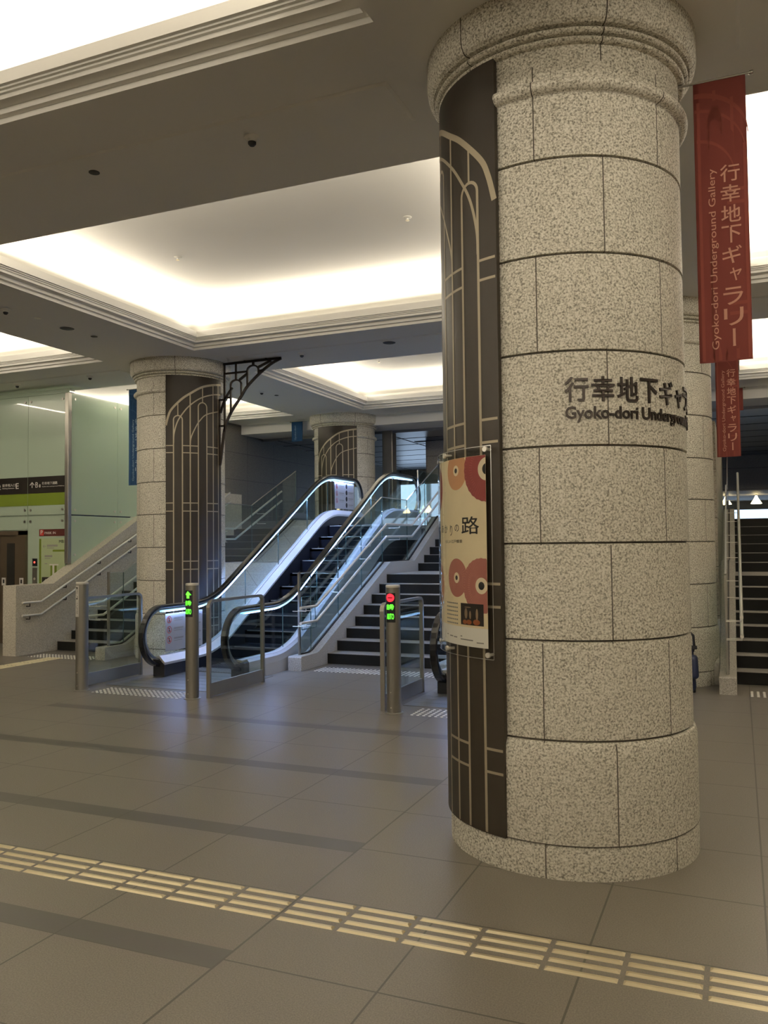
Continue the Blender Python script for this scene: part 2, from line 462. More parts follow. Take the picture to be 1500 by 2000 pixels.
def disc(mb, cx, cz, rx, rz, fn, t=.5, mi=0, seg=40, inner=0., scallop=0.):
    vs = []; fs = []
    if inner:
        for k in range(seg):
            a = 2 * pi * k / seg
            vs.append(fn(cx + rx * cos(a), cz + rz * sin(a), t)); vs.append(fn(cx + rx * inner * cos(a), cz + rz * inner * sin(a), t))
        fs = [(2 * k, 2 * ((k + 1) % seg), 2 * ((k + 1) % seg) + 1, 2 * k + 1) for k in range(seg)]
    else:
        nr = 5
        vs.append(fn(cx, cz, t))
        for i in range(1, nr + 1):
            for k in range(seg):
                a = 2 * pi * k / seg; q = i / nr * (1 + (scallop if (i == nr and k % 2) else 0))
                vs.append(fn(cx + rx * q * cos(a), cz + rz * q * sin(a), t))
        for k in range(seg): fs.append((0, 1 + k, 1 + (k + 1) % seg))
        for i in range(nr - 1):
            for k in range(seg):
                fs.append((1 + i * seg + k, 1 + (i + 1) * seg + k, 1 + (i + 1) * seg + (k + 1) % seg, 1 + i * seg + (k + 1) % seg))
    return mb.add(vs, fs, mi)
def patch(mb, u0, u1, v0, v1, fn, t=.5, n=12, mi=0):
    vs = []; fs = []
    for i in range(n + 1):
        u = u0 + (u1 - u0) * i / n
        vs += [fn(u, v0, t), fn(u, v1, t)]
    return mb.add(vs, [(2 * i, 2 * i + 2, 2 * i + 3, 2 * i + 1) for i in range(n)], mi)

# ================================================================== THE SETTING
mb = MB(); mb.box(-22, 9, -13, 17.0, -.25, 0); struct('floor', mb, 'floor')
# upper concourse slab
mb = MB(); mb.box(-22, 9, 15.87, 36, RISE - .3, RISE); struct('floor_upper', mb, 'tread')

# ceiling: beam soffits with the openings left out, and the coffer vaults above
def coffer_rings(x0, x1, y0, y1, prof):
    return [[(x0 + d, y0 + d, z), (x1 - d, y0 + d, z), (x1 - d, y1 - d, z), (x0 + d, y1 - d, z)] for d, z in prof]
def rings_mesh(mb, rings, smooth=False, cap=False):
    vs = [p for r in rings for p in r]; fs = []
    for i in range(len(rings) - 1):
        for k in range(4): fs.append((4 * i + k, 4 * i + (k + 1) % 4, 4 * i + 4 + (k + 1) % 4, 4 * i + 4 + k))
    if cap: n = 4 * (len(rings) - 1); fs.append((n, n + 1, n + 2, n + 3))
    mb.add(vs, fs, 0, smooth)
CEIL_Y1 = 16.65
mb = MB()
xs = sorted({-22., 9.} | {c[0] for c in COFFERS} | {c[1] for c in COFFERS})
ys = sorted({-13., CEIL_Y1} | {c[2] for c in COFFERS} | {c[3] for c in COFFERS})
for a, b in zip(xs, xs[1:]):
    for c, d in zip(ys, ys[1:]):
        mx, my = (a + b) / 2, (c + d) / 2
        if any(q[0] < mx < q[1] and q[2] < my < q[3] for q in COFFERS): continue
        mb.add([(a, c, ZC), (b, c, ZC), (b, d, ZC), (a, d, ZC)], [(0, 1, 2, 3)])
# shallow planted panels on the beam soffits between the columns
for j in (2, 3):
    for i in range(3):
        xa, xb, ya, yb = CX[i] + 1.0, CX[i + 1] - 1.0, CY[j] - .24, CY[j] + .24
        mb.add([(xa, ya, ZC - .012), (xb, ya, ZC - .012), (xb, yb, ZC - .012), (xa, yb, ZC - .012),
                (xa - .02, ya - .02, ZC - .0005), (xb + .02, ya - .02, ZC - .0005), (xb + .02, yb + .02, ZC - .0005), (xa - .02, yb + .02, ZC - .0005)],
               [(0, 1, 2, 3), (0, 1, 5, 4), (1, 2, 6, 5), (2, 3, 7, 6), (3, 0, 4, 7)])
struct('ceiling', mb, 'paint')
mb = MB()
for c in COFFERS:
    prof = [(.165, 4.60), (-.12, 4.60), (-.12, 4.80)] + [(-.12 + .34 * (1 - cos(t)), 4.80 + (ZU - 4.80) * sin(t)) for t in [pi / 2 * k / 10 for k in range(1, 11)]]
    rings_mesh(mb, coffer_rings(*c, prof[:3])); rings_mesh(mb, coffer_rings(*c, prof[2:]), True, True)
struct('ceiling_coffers', mb, 'paint_cove')
for k, c in enumerate(COFFERS):
    steps = [(0, 0), (0, .038), (.042, .038), (.042, .077), (.125, .077), (.125, .106), (.145, .106), (.145, .133), (.189, .133), (.189, .218), (.165, .218), (.165, .12)]
    mb = MB(); rings_mesh(mb, coffer_rings(*c, [(d, ZC + z) for d, z in steps])); struct('trim_%d' % (k + 1), mb, 'paint')
# lintel where the coffered hall ends, and the low metal ceiling of the upper concourse
mb = MB(); mb.box(-22, 9, CEIL_Y1, CEIL_Y1 + .25, 4.26, 5.4); mb.box(-22, 9, CEIL_Y1 + .25, 17.6, 4.26, 4.5); struct('wall_lintel', mb, 'paint')
mb = MB(); mb.box(-22, 9, 17.6, 27.0, 4.2, 4.5)
for k in range(7): mb.box(-22, 9, 18.6 + 1.2 * k, 18.63 + 1.2 * k, 4.194, 4.2, 1)
for x in (-10.2, -7.4, -4.6, -1.8, 1.0): mb.box(x, x + .03, 17.6, 27, 4.193, 4.2, 1)
mb.box(-7.3, -5.2, 19.25, 19.45, 4.19, 4.2, 1)
struct('ceiling_concourse', mb, ['metal_ceiling', 'dark_slot'])
mb = MB(); mb.box(-22, 9, 27, 34.2, 3.15, 4.5); struct('ceiling_far', mb, 'granite_wall')
# enclosing walls
mb = MB(); mb.box(-22.3, -22, -13, 17, 0, 5.4); struct('wall_left', mb, 'granite_wall')
mb = MB(); mb.box(9, 9.3, -13, 36, 0, 5.4); struct('wall_right', mb, 'granite_wall')
mb = MB(); mb.box(-22, 9, -13.3, -13, 0, 5.4); struct('wall_front', mb, 'granite_wall')
mb = MB(); mb.box(-22, -14.5, 11.4, 11.6, 0, ZC); mb.box(-22, -10.58, 36, 36.2, 1.7, 5); struct('wall_back', mb, 'granite_wall')
mb = MB(); mb.box(-12.6, -10.62, 15.82, 36, 1.2, 4.6); struct('wall_concourse', mb, 'dark_stone')
mb = MB(); mb.box(3.5, 3.8, 10.6, 36, 0, ZC); mb.box(3.8, 9, 10.6, 10.8, 0, ZC); struct('wall_stair', mb, 'granite_wall')
mb = MB(); mb.box(-10.6, 9, 34, 34.2, RISE, 2.10); mb.box(-10.6, 9, 34, 34.2, 2.83, 4.5)
for k in range(9): mb.box(-10.6 + 2.4 * k, -10.5 + 2.4 * k, 34, 34.2, 2.1, 2.83)
struct('wall_far', mb, 'granite_wall')
mb = MB(); mb.box(-10.6, 9, 34.22, 34.25, 2.05, 2.9); struct('window_1', mb, 'daylight')
mb = MB(); mb.box(-10.6, -1.5, 26.6, 26.62, 2.12, 3.7); struct('window_2', mb, 'daylight')  # window added mostly out of view to throw daylight on the metal ceiling
mb = MB(); mb.box(-10.6, -1.5, 26.62, 26.8, RISE, 4.2); struct('wall_end', mb, 'granite_wall')

# ================================================================== columns
def arc_pts(p):
    "smooth curve through points"
    out = []
    n = len(p)
    for i in range(n - 1):
        p0 = p[max(i - 1, 0)]; p1 = p[i]; p2 = p[i + 1]; p3 = p[min(i + 2, n - 1)]
        for k in range(6):
            t = k / 6
            out.append(tuple(.5 * (2 * p1[a] + (p2[a] - p0[a]) * t + (2 * p0[a] - 5 * p1[a] + 4 * p2[a] - p3[a]) * t * t + (3 * p1[a] - p0[a] - 3 * p2[a] + p3[a]) * t ** 3) for a in (0, 1)))
    out.append(tuple(p[-1]))
    return out
KZ = .0120                                    # metres of arc for one degree on the cladding
def panel_pattern(mb, fn, mirror, zb=.172):
    def A(a): return (-180 - a) if mirror else a
    def line(pts, wd):
        "ribbon of true width wd; angles converted to arc length"
        pts = [(A(p[0]) * KZ, p[1]) for p in pts]
        flat_line(mb, pts, wd, lambda u, v, t: fn(u / KZ, v, t))
    TH, MD = .017, .014
    line(arc_pts([(-72, 3.46), (-69, 3.60), (-64.8, 3.704), (-53, 3.853), (-43.2, 3.939), (-28.3, 4.049), (-12.1, 4.107), (3.7, 4.138)]), .032)
    line(arc_pts([(-62.7, 3.20), (-62.2, 3.33), (-58.4, 3.504), (-51.9, 3.639), (-43.2, 3.764), (-29.5, 3.885), (-12.2, 3.959), (3.7, 3.985)]), .018)
    line(arc_pts([(-43, 3.10), (-42.2, 3.27), (-36.6, 3.434), (-30.8, 3.547), (-20.8, 3.652), (3.7, 3.735)]), .016)
    def small_arch(a0, a1, top):
        r = (a1 - a0) / 2 * KZ; m = (a0 + a1) / 2
        line([(a0, zb), (a0, top - r)] + [(m - (a1 - a0) / 2 * cos(t), top - r + r * sin(t)) for t in [pi * k / 12 for k in range(1, 12)]] + [(a1, top - r), (a1, zb)], TH)
    small_arch(-62.8, -52.3, 3.605); small_arch(-33, -21.5, 3.818)
    line([(-43, zb), (-43, 3.93)], TH); line([(-57.6, 3.605), (-57.6, 3.79)], MD)
    line([(-27.3, 3.818), (-27.3, 4.05)], MD); line([(-11.7, zb), (-11.7, 4.10)], TH); line([(-2.4, zb), (-2.4, 4.13)], TH)
    for z in (3.16, 3.055, 2.311, 2.191, 1.452, 1.333, .60, .482):
        for a0, a1 in ((-72, -62.8), (-52.3, -33), (-21.5, -2.4)):
            n = 8
            line([(a0 + (a1 - a0) * k / n, z) for k in range(n + 1)], MD)

ZJ = [.168, .674, 1.170, 1.659, 2.149, 2.630, 3.128, 3.626]
def shaft_profile():
    p = [(.687, .168), (.687, .60), (.685, .635), (.675, .662), (.667, .668)]
    r = .667
    for i in range(1, 8):
        z = ZJ[i]
        p += [(r - .002, z - .020), (r - .004, z - .006), (r - .016, z - .005), (r - .016, z + .005), (r, z + .006)] if i > 1 else [(r - .011, z - .004), (r - .011, z + .004), (r, z + .008)]
    p += [(r, 3.958), (r, 4.205)]
    return p
def make_column(name, label, at, zbase, mirror, group, panel=True):
    t = thing(name, label, 'column', (at[0], at[1], zbase), group)
    lo = lambda mb_: MB_shift(mb_, zbase)
    top = ZC - zbase
    def part(nm, prof, mat='granite_column_upper' if zbase else 'granite_column', seg=120, span=None):
        sp_ = (0., 2 * pi) if span is None else (RAD(span[0]), RAD(span[1]))
        m_ = MB(); m_.lathe([(r, z - zbase) for r, z in prof if z >= zbase - 1e-6] if zbase else prof, seg, a0=sp_[0], a1=sp_[1])
        o = obj(nm, m_, mat, t, local=True); return o
    if zbase == 0:
        part('plinth', [(.0, .0), (.684, .0), (.684, .148), (.680, .160), (.672, .168), (.0, .168)])
        part('shaft', shaft_profile())
    else:
        part('shaft', [(.0, zbase), (.667, zbase)] + [q for q in shaft_profile() if q[1] > zbase + .06])
    part('ring_moulding', [(.660, 3.956), (.667, 3.956)] + [(.667 + .048 * sin(a), 3.993 - .037 * cos(a)) for a in [pi * k / 10 for k in range(11)]] + [(.660, 4.030)], span=None if not panel else ((-107.3, 176.0) if mirror else (4.0, 287.7)))
    part('capital', [(.655, 4.196), (.655, 4.204), (.690, 4.206), (.700, 4.212), (.704, 4.220), (.700, 4.228), (.690, 4.233), (.672, 4.234), (.672, 4.240), (.708, 4.242), (.719, 4.249), (.723, 4.257),
                     (.719, 4.265), (.708, 4.271), (.692, 4.272), (.692, 4.279), (.732, 4.281), (.750, 4.295), (.762, 4.320), (.768, 4.36), (.766, 4.40), (.768, 4.46), (.768, ZC)])
    if panel:
        a0, a1 = (-184.0, -107.3) if mirror else (-72.3, 4.0)
        zb, zt = (.165, 4.222) if zbase == 0 else (zbase + .05, 4.222)
        m_ = MB()
        for (ra, rb) in ((.672, .700),):
            n = 48; vs = []; fs = []
            for k in range(n + 1):
                a = RAD(a0 + (a1 - a0) * k / n)
                for r, z in ((ra, zb), (rb, zb), (rb, zt), (ra, zt)): vs.append((r * cos(a), r * sin(a), z - zbase))
            for k in range(n):
                for q in range(4): fs.append((4 * k + q, 4 * k + (q + 1) % 4, 4 * k + 4 + (q + 1) % 4, 4 * k + 4 + q))
            fs += [(0, 1, 2, 3), (4 * n, 4 * n + 1, 4 * n + 2, 4 * n + 3)]
            m_.add(vs, fs)
        pn = obj('cladding_panel', m_, 'brown', t, 'brown curved metal cladding', local=True)
        m_ = MB()
        base = on_cyl((0, 0), .7004, .0012)
        panel_pattern(m_, lambda u, v, tt: (lambda q: (q[0], q[1], q[2] - zbase))(base(u, v, tt)), mirror, zb + .006)
        obj('inlay_lines', m_, 'inlay', pn, 'beige arched window pattern', local=True)
    return t
def MB_shift(m, z): return m

C1 = (-.918, 4.88); C2 = (-7.97, 10.78); C3 = (-7.97, 16.68); C4 = (-.925, 10.78)
col1 = make_column('stone_column', 'big foreground granite column with dark raised lettering and a framed poster', C1, 0, True, 'granite columns')
col2 = make_column('stone_column', 'granite column beside the foot of the rising escalator, black bracket at its top', C2, 0, False, 'granite columns')
col3 = make_column('stone_column', 'far granite column standing behind the top of the escalator', C3, RISE, False, 'granite columns')
col3.rotation_euler = (0, 0, RAD(-46.5))
col4 = make_column('stone_column', 'granite column half hidden behind the big foreground column, beside the dark stairs', C4, 0, True, 'granite columns')

# raised lettering round the front column
m_ = MB(); f_ = on_cyl((0, 0), .667, .008)
for k, ch in enumerate('行幸地下ギャラリー'):
    a = -79.0 + 11.42 * k
    w_ = 10.25
    if ch == 'ャ': v_, t_ = text_fit(ch, a + 1.2, a + 9.2, 2.366, 2.462, .014)
    elif ch == 'ー': v_, t_ = text_fit(ch, a + .6, a + 9.8, 2.425, 2.443, .014)
    elif ch == 'リ': v_, t_ = text_fit(ch, a + 1.6, a + 8.6, 2.368, 2.488, .014)
    else: v_, t_ = text_fit(ch, a, a + w_, 2.368, 2.495, .014)
    m_.mapped(v_, t_, f_)
obj('lettering', m_, 'letter', col1, 'dark raised Japanese letters', local=True)
m_ = MB()
for body, a0, a1, z0, z1 in (('Gyoko-dori', -78.8, -46.2, 2.263, 2.345), ('Underground', -44.0, -4.6, 2.263, 2.345), ('Gallery', -2.2, 21.0, 2.263, 2.345)):
    v_, t_ = text_fit(body, a0, a1, z0, z1, .018); m_.mapped(v_, t_, f_)
obj('lettering', m_, 'letter', col1, 'dark raised Latin letters', local=True)

# ------------------------------------------------------------------ poster on the front column
po = thing('poster_holder', 'curved clear poster holder with a cream umbrella poster on the big column', 'poster', (C1[0], C1[1], 1.06))
fp = lambda r: on_cyl(C1, r, 0)
m_ = MB(); patch(m_, -173, -109.8, 1.066, 2.168, fp(.7360), n=40); obj('cover_sheet', m_, 'acrylic', po, 'clear curved acrylic sheet')
m_ = MB()
for pts in ([(-109.8, 1.066), (-109.8, 2.168)],): flat_line(m_, pts, .28, fp(.7361))
flat_line(m_, [(-173 + 63.2 * k / 40, 2.168) for k in range(41)], .004, fp(.7361)); flat_line(m_, [(-173 + 63.2 * k / 40, 1.066) for k in range(41)], .004, fp(.7361))
obj('sheet_edge', m_, 'steel_edge', po)
for a, z in ((-112.3, 2.150), (-112.3, 1.088), (-141, 2.150), (-141, 1.088), (-170.5, 2.150), (-170.5, 1.088)):
    m_ = MB(); ca, sa = cos(RAD(a)), sin(RAD(a))
    m_.tube([(C1[0] + r * ca, C1[1] + r * sa, z) for r in (.700, .7365)], .008, 12)
    m_.tube([(C1[0] + r * ca, C1[1] + r * sa, z) for r in (.7365, .745, .748)], .014, 16)
    obj('standoff_bolt', m_, 'steel_bright', po)
m_ = MB(); patch(m_, -170.5, -113.2, 1.219, 2.124, fp(.7240), n=40); patch(m_, -170.5, -113.2, 1.118, 1.219, fp(.7240), n=40, mi=1)
sheet = obj('poster_sheet', m_, ['cream', 'cream_white'], po, 'cream printed poster')
DK = .01264
def clipR(fn, amax=-113.25, zmax=2.123):
    return lambda u, v, t: fn(min(u, amax), min(v, zmax), t)
def umbrella(cx, cz, r, cols, layer, ring, hub, ribs, scal=0.):
    f = clipR(fp(.7243 + layer * .0003)); m = MB()
    disc(m, cx, cz, r / DK, r, f, seg=56, scallop=scal, mi=0)
    f2 = clipR(fp(.7243 + layer * .0003 + .00015))
    for k in range(ribs):
        a = 2 * pi * k / ribs
        flat_line(m, [(cx + q / DK * cos(a), cz + q * sin(a)) for q in (ring, (r + ring) / 2, r * .97)], .0022 if abs(sin(a)) > .7 else .003, f2, 1)
    f3 = clipR(fp(.7243 + layer * .0003 + .00025)); disc(m, cx, cz, ring / DK, ring, f3, mi=2)
    f4 = clipR(fp(.7243 + layer * .0003 + .0004)); disc(m, cx, cz, hub / DK, hub, f4, mi=3)
    return m, cols + ['ring', 'ink']
for args in ((-132.7, 2.058, .105, ['umb_orange', 'umb_orange'], 1, .029, .014, 0), (-112.6, 2.05, .172, ['umb_red', 'umb_rib'], 3, .061, .030, 56, -.02),
             (-133.3, 1.478, .104, ['umb_pink', 'umb_pink_rib'], 1, .029, .013, 40), (-116.4, 1.441, .146, ['umb_pink', 'umb_pink_rib'], 3, .043, .021, 56, -.02),
             (-160, 1.98, .13, ['umb_red', 'umb_rib'], 1, .036, .018, 48), (-158, 1.43, .12, ['umb_orange', 'umb_orange'], 1, .034, .016, 0)):
    mm, cc = umbrella(*args[:8], scal=args[8] if len(args) > 8 else 0.)
    obj('umbrella_print', mm, cc, sheet)
m_ = MB(); f_ = on_cyl(C1, .7246, .0003)
for ch, a0, a1, z0, z1, bo in (('路', -128.7, -117.2, 1.712, 1.806, .008), ('の', -134.4, -130.8, 1.728, 1.766, 0), ('り', -139.2, -136.8, 1.706, 1.765, 0), ('か', -146.2, -142.3, 1.722, 1.768, 0), ('あ', -152.5, -148.4, 1.724, 1.768, 0)):
    v_, t_ = text_fit(ch, a0, a1, z0, z1, bo); m_.mapped(v_, t_, f_)
    obj('title_letter', m_, 'ink', sheet, 'black brush-like title letter'); m_ = MB()
v_, t_ = text_fit('らしい江戸情景', -145.0, -128.3, 1.666, 1.684, 0); m_.mapped(v_, t_, f_)
obj('lettering', m_, 'ink', sheet, 'small black subtitle')
m_ = MB(); f2_ = fp(.7256)
patch(m_, -130, -115.4, 1.231, 1.345, f2_)
for cx, cz, rx, rz, mi in ((-127, 1.246, 1.5, .012, 1), (-124.2, 1.247, 1.7, .013, 1), (-119.5, 1.249, 2.1, .015, 1), (-126.2, 1.292, 1.0, .028, 2), (-123.4, 1.285, .6, .022, 2), (-119.2, 1.29, .7, .03, 2), (-125, 1.325, 2.2, .003, 2)):
    disc(m_, cx, cz, rx, rz, fp(.7259), mi=mi, seg=20)
obj('photo_print', m_, ['photo_dark', 'photo_glow', 'photo_pale'], sheet, 'small dark night photo')
m_ = MB()
for k in range(6):
    z = 1.342 - .0215 * k
    for a in range(7): patch(m_, -144 + 1.7 * a, -142.7 + 1.7 * a, z - .006, z + .001, f2_, n=3)
obj('body_text', m_, 'grey_print', sheet, 'lines of small brown text'); m_ = MB()
for a0, a1, z in ((-144, -142.6, 1.165), (-140.5, -137.2, 1.160), (-136.4, -133.4, 1.158), (-130.5, -121.8, 1.152), (-130.5, -129.3, 1.168), (-119.6, -115.5, 1.143)):
    m_ = MB(); patch(m_, a0, a1, z - .003, z + .003, f2_, n=4); obj('small_print', m_, 'grey_print', sheet)

# ------------------------------------------------------------------ banners on rods
def banner(label, x0, x1, y, z0, z1, rod_from, blue, group, full=True):
    t = thing('banner', label, 'banner', ((x0 + x1) / 2, y, z0), group)
    nx, nz = 8, 24; m = MB(); vs = []; fs = []
    wave = lambda u, v: .008 * sin(5 * u + 2.2 * v) * (1 - v) - .003 * (1 - v)
    for side in (0, 1):
        for j in range(nz + 1):
            for i in range(nx + 1):
                u, v = i / nx, j / nz
                vs.append((x0 + (x1 - x0) * u, y + wave(u, v) + (.002 if side else -.002), z0 + (z1 - z0) * v))
    N = (nx + 1) * (nz + 1)
    for j in range(nz):
        for i in range(nx):
            a = j * (nx + 1) + i
            fs.append((a, a + 1, a + nx + 2, a + nx + 1)); fs.append((N + a, N + a + 1, N + a + nx + 2, N + a + nx + 1))
    for j in range(nz):
        for i in (0, nx): a = j * (nx + 1) + i; fs.append((a, a + nx + 1, N + a + nx + 1, N + a))
    m.add(vs, fs, 0, True); obj('cloth', m, 'blue' if blue else 'red', t)
    W, H = x1 - x0, z1 - z0
    def on(d): return lambda u, v, q: (x0 + u * W, y + wave(u, v) - .0022 - d * (q + .5), z0 + v * H)
    ln = MB(); fl = on(.0003)
    if full:
        cv = lambda pts, wd: flat_line(ln, [(p[0], p[1]) for p in pts], wd, fl)
        def arc(cx, r, zt, sc, wd): cv([(cx + r * cos(t), zt - sc + sc * sin(t)) for t in [pi / 2 * k / 14 for k in range(15)]], wd)
        for u, zt in ((.09, .93), (.40, .965), (.73, .93), (.95, .76)): cv([(u, 0.005), (u, zt)], .06)
        arc(.02, 1.0, .955, .16, .018); arc(.02, .95, .90, .17, .012); arc(.05, .72, .79, .15, .012)
        for u0 in (.30, .30): cv([(.28, .005), (.28, .85)] + [(.40 - .12 * cos(t), .85 + .035 * sin(t)) for t in [pi * k / 10 for k in range(11)]] + [(.52, .85), (.52, .005)], .045)
        for v in (.60, .555, .20, .165): cv([(.60 + .38 * k / 6, v) for k in range(7)], .012)
        obj('printed_pattern', ln, 'blue_line' if blue else 'red_line', t)
    tx = MB(); ft = on(.0012)
    if full:
        zt, zb = (.697, .045)
        n = 9; pitch = (zt - zb) / n
        for k, ch in enumerate('行幸地下ギャラリー'):
            vt = zt - pitch * k; cu = .665
            hw, hh = .185, pitch * .42
            if ch == 'ー':
                v_, t_ = text_fit('ー', -1, 1, -.14, .14)
                tx.mapped([(cu + q[1] * .2, vt - pitch * .5 + q[0] * hh, q[2]) for q in v_], t_, ft)
            elif ch == 'ャ':
                v_, t_ = text_fit(ch, cu - .05, cu + .17, vt - pitch * .78, vt - pitch * .14, .005); tx.mapped(v_, t_, ft)
            else:
                v_, t_ = text_fit(ch, cu - hw, cu + hw, vt - pitch * .5 - hh, vt - pitch * .5 + hh, .006); tx.mapped(v_, t_, ft)
        v_, t_ = text_fit('Gyoko-dori Underground Gallery', .045, .685, 0, None)
        hh = max(q[1] for q in v_) - min(q[1] for q in v_)
        tx.mapped([(.42 - q[1] / hh * .175, q[0], q[2]) for q in v_], t_, ft)
    else:
        v_, t_ = text_fit('Gyoko-dori', .08, .80, 0, None); hh = max(q[1] for q in v_) - min(q[1] for q in v_)
        tx.mapped([(.45 - q[1] / hh * .2, q[0], q[2]) for q in v_], t_, ft)
    obj('lettering', tx, 'banner_text_blue' if blue else 'banner_text', t)
    e = x1 + .03 if rod_from < x0 else x0 - .03
    m = MB(); m.tube([(rod_from, y, z1 + .004), (e, y, z1 + .004)], .006, 12); m.tube([(e - .010, y, z1 + .004), (e + .010, y, z1 + .004)], .011, 14)
    obj('rod', m, 'steel', t, 'thin steel rod')
    return t
banner('red cloth banner with vertical lettering hanging from the rod on the big front column', -.172, .095, 4.88, 2.633, 4.192, -.29, False, 'red gallery banners')
banner('red cloth banner with vertical lettering on the half hidden column, lower edge above the handrails', -.212, .050, 10.78, 2.664, 4.18, -.30, False, 'red gallery banners')
banner('short red banner sliver seen just behind the second red banner', -.20, .135, 16.5, 4.03, 4.44, -.30, False, 'red gallery banners', False)
banner('dark blue cloth banner hanging on the column beside the green glass wall', -8.99, -8.722, 10.78, 2.658, 4.200, -8.62, True, 'blue gallery banners')
banner('short blue banner hanging beside the far column above the dark upper stairs', -9.20, -8.92, 16.5, 4.00, 4.44, -8.62, True, 'blue gallery banners', False)

# ------------------------------------------------------------------ wrought bracket on the second column
br = thing('ornamental_bracket', 'dark iron corner bracket with small arches between column top and ceiling', 'bracket', (-7.2, 10.78, 3.0))
YB = 10.78
def flat_bar(m, pts, wd=.028): m.tube([(p[0], YB, p[1]) for p in pts], 0, sec=[(-wd / 2, -.012), (wd / 2, -.012), (wd / 2, .012), (-wd / 2, .012)])
m_ = MB(); flat_bar(m_, [(-7.19, 4.445), (-6.18, 4.445)], .035); flat_bar(m_, [(-7.17, 4.45), (-7.17, 3.40)], .028)
for x in (-6.81, -6.437): m_.box(x - .012, x + .012, YB - .012, YB + .012, 4.45, ZC)
for x in (-7.262,): flat_bar(m_, [(x, 3.905), (x, 2.97)], .024)
for z in (3.90, 3.50): flat_bar(m_, [(-7.275, z), (-7.17, z)], .028)
flat_bar(m_, [(-7.17, 3.925), (-7.06, 3.925)], .028)
obj('upright_frame', m_, 'iron', br)
m_ = MB(); flat_bar(m_, arc_pts([(-7.262, 2.90), (-7.246, 2.97), (-7.205, 3.25), (-7.165, 3.47), (-7.061, 3.69), (-6.873, 3.93), (-6.766, 4.07), (-6.569, 4.235), (-6.36, 4.37), (-6.18, 4.442)]), .038); obj('curved_brace', m_, 'iron', br)
m_ = MB(); flat_bar(m_, arc_pts([(-7.245, 3.70), (-7.20, 3.83), (-7.12, 3.97), (-7.03, 4.075)]), .03); obj('inner_brace', m_, 'iron', br); m_ = MB(); flat_bar(m_, [(-6.905, 4.18), (-6.765, 4.265)], .035); obj('inner_brace', m_, 'iron', br); m_ = MB(); flat_bar(m_, [(-6.57, 4.345), (-6.35, 4.425)], .035); flat_bar(m_, [(-6.57, 4.285), (-6.46, 4.30)], .026); obj('inner_brace', m_, 'iron', br)
m_ = MB(); flat_bar(m_, [(-6.965, 4.44), (-6.965, 4.19)]); flat_bar(m_, [(-7.17, 4.297), (-6.765, 4.297)]); flat_bar(m_, [(-6.66, 4.44), (-6.66, 4.385)], .035); obj('cross_bars', m_, 'iron', br)
for a, b, top, la, lb in ((-7.06, -6.873, 4.185, 3.66, 3.93), (-6.765, -6.569, 4.38, 4.07, 4.23)):
    r = (b - a) / 2; m_ = MB()
    flat_bar(m_, [(a, la), (a, top - r * .75)] + [((a + b) / 2 - r * cos(t), top - r * .75 + r * .75 * sin(t)) for t in [pi * k / 10 for k in range(1, 10)]] + [(b, top - r * .75), (b, lb)], .024)
    obj('arch_loop', m_, 'iron', br)

# ================================================================== stairs
TR, RI = .3125, .1475
Y0S, YLAND = 10.63, 14.30
def stair_steps():
    out = []; z = 0
    for k in range(8): out.append((Y0S + TR * k, (Y0S + TR * (k + 1)) if k < 7 else YLAND, RI * (k + 1)))
    z8 = RI * 8
    for k in range(6): out.append((YLAND + TR * k, YLAND + TR * (k + 1) if k < 5 else 15.90, z8 + (RISE - z8) / 6 * (k + 1)))
    return out
def curb_poly():
    return [(9.86, 0), (9.86, .175), (9.875, .19), (10.30, .19), (10.36, .20), (10.42, .222), (12.98, 1.375), (14.12, 1.375), (15.75, 2.215), (16.2, 2.215), (16.2, 0)]
def make_stairs(label, x0, x1, curbs):
    t = thing('staircase', label, 'stairs', ((x0 + x1) / 2, Y0S, 0), 'dark stone staircases')
    for ya, yb, z in stair_steps():
        m = MB(); m.box(x0, x1, ya, yb + .03, z - RI - .02 if z > RI else 0, z - .006, 0)
        m.box(x0, x1, ya - .010, yb + .03, z - .006, z, 1)
        obj('step', m, ['riser', 'tread'], t)
    for a, b in curbs:
        m = MB(); m.prism(curb_poly(), a, b, 'x'); obj('curb', m, 'granite_curb', t, 'pale granite stair curb')
    return t
make_stairs('dark stone stairs between the two escalators, rising behind the red display post', -5.375, -3.485, [(-5.575, -5.375), (-3.485, -3.285)])
make_stairs('dark stone stairs at the left, beside the granite wall with two handrails', -10.318, -8.84, [(-8.84, -8.66)])
make_stairs('dark stone stairs at the right edge, beyond the half hidden column', -.06, 3.48, [(-.235, -.06)])
# sloped stone ledges filling the gaps between stairs and escalators
ledge = [(10.5, 0), (10.5, .25), (12.98, 1.365), (14.12, 1.365), (15.75, 2.205), (16.2, 2.205), (16.2, 0)]
m_ = MB(); m_.prism(ledge, -8.655, -7.06, 'x'); struct('trim_13', m_, 'granite_ledge')
m_ = MB(); m_.prism(ledge, -1.80, -.24, 'x'); struct('trim_14', m_, 'granite_ledge')
# granite wall along the left stairs
m_ = MB(); m_.prism([(9.78, 0), (9.78, 1.09), (10.55, 1.09), (13.9, 2.83), (16.2, 2.83), (16.2, 0)], -10.60, -10.33, 'x'); struct('wall_stair_left', m_, 'granite')

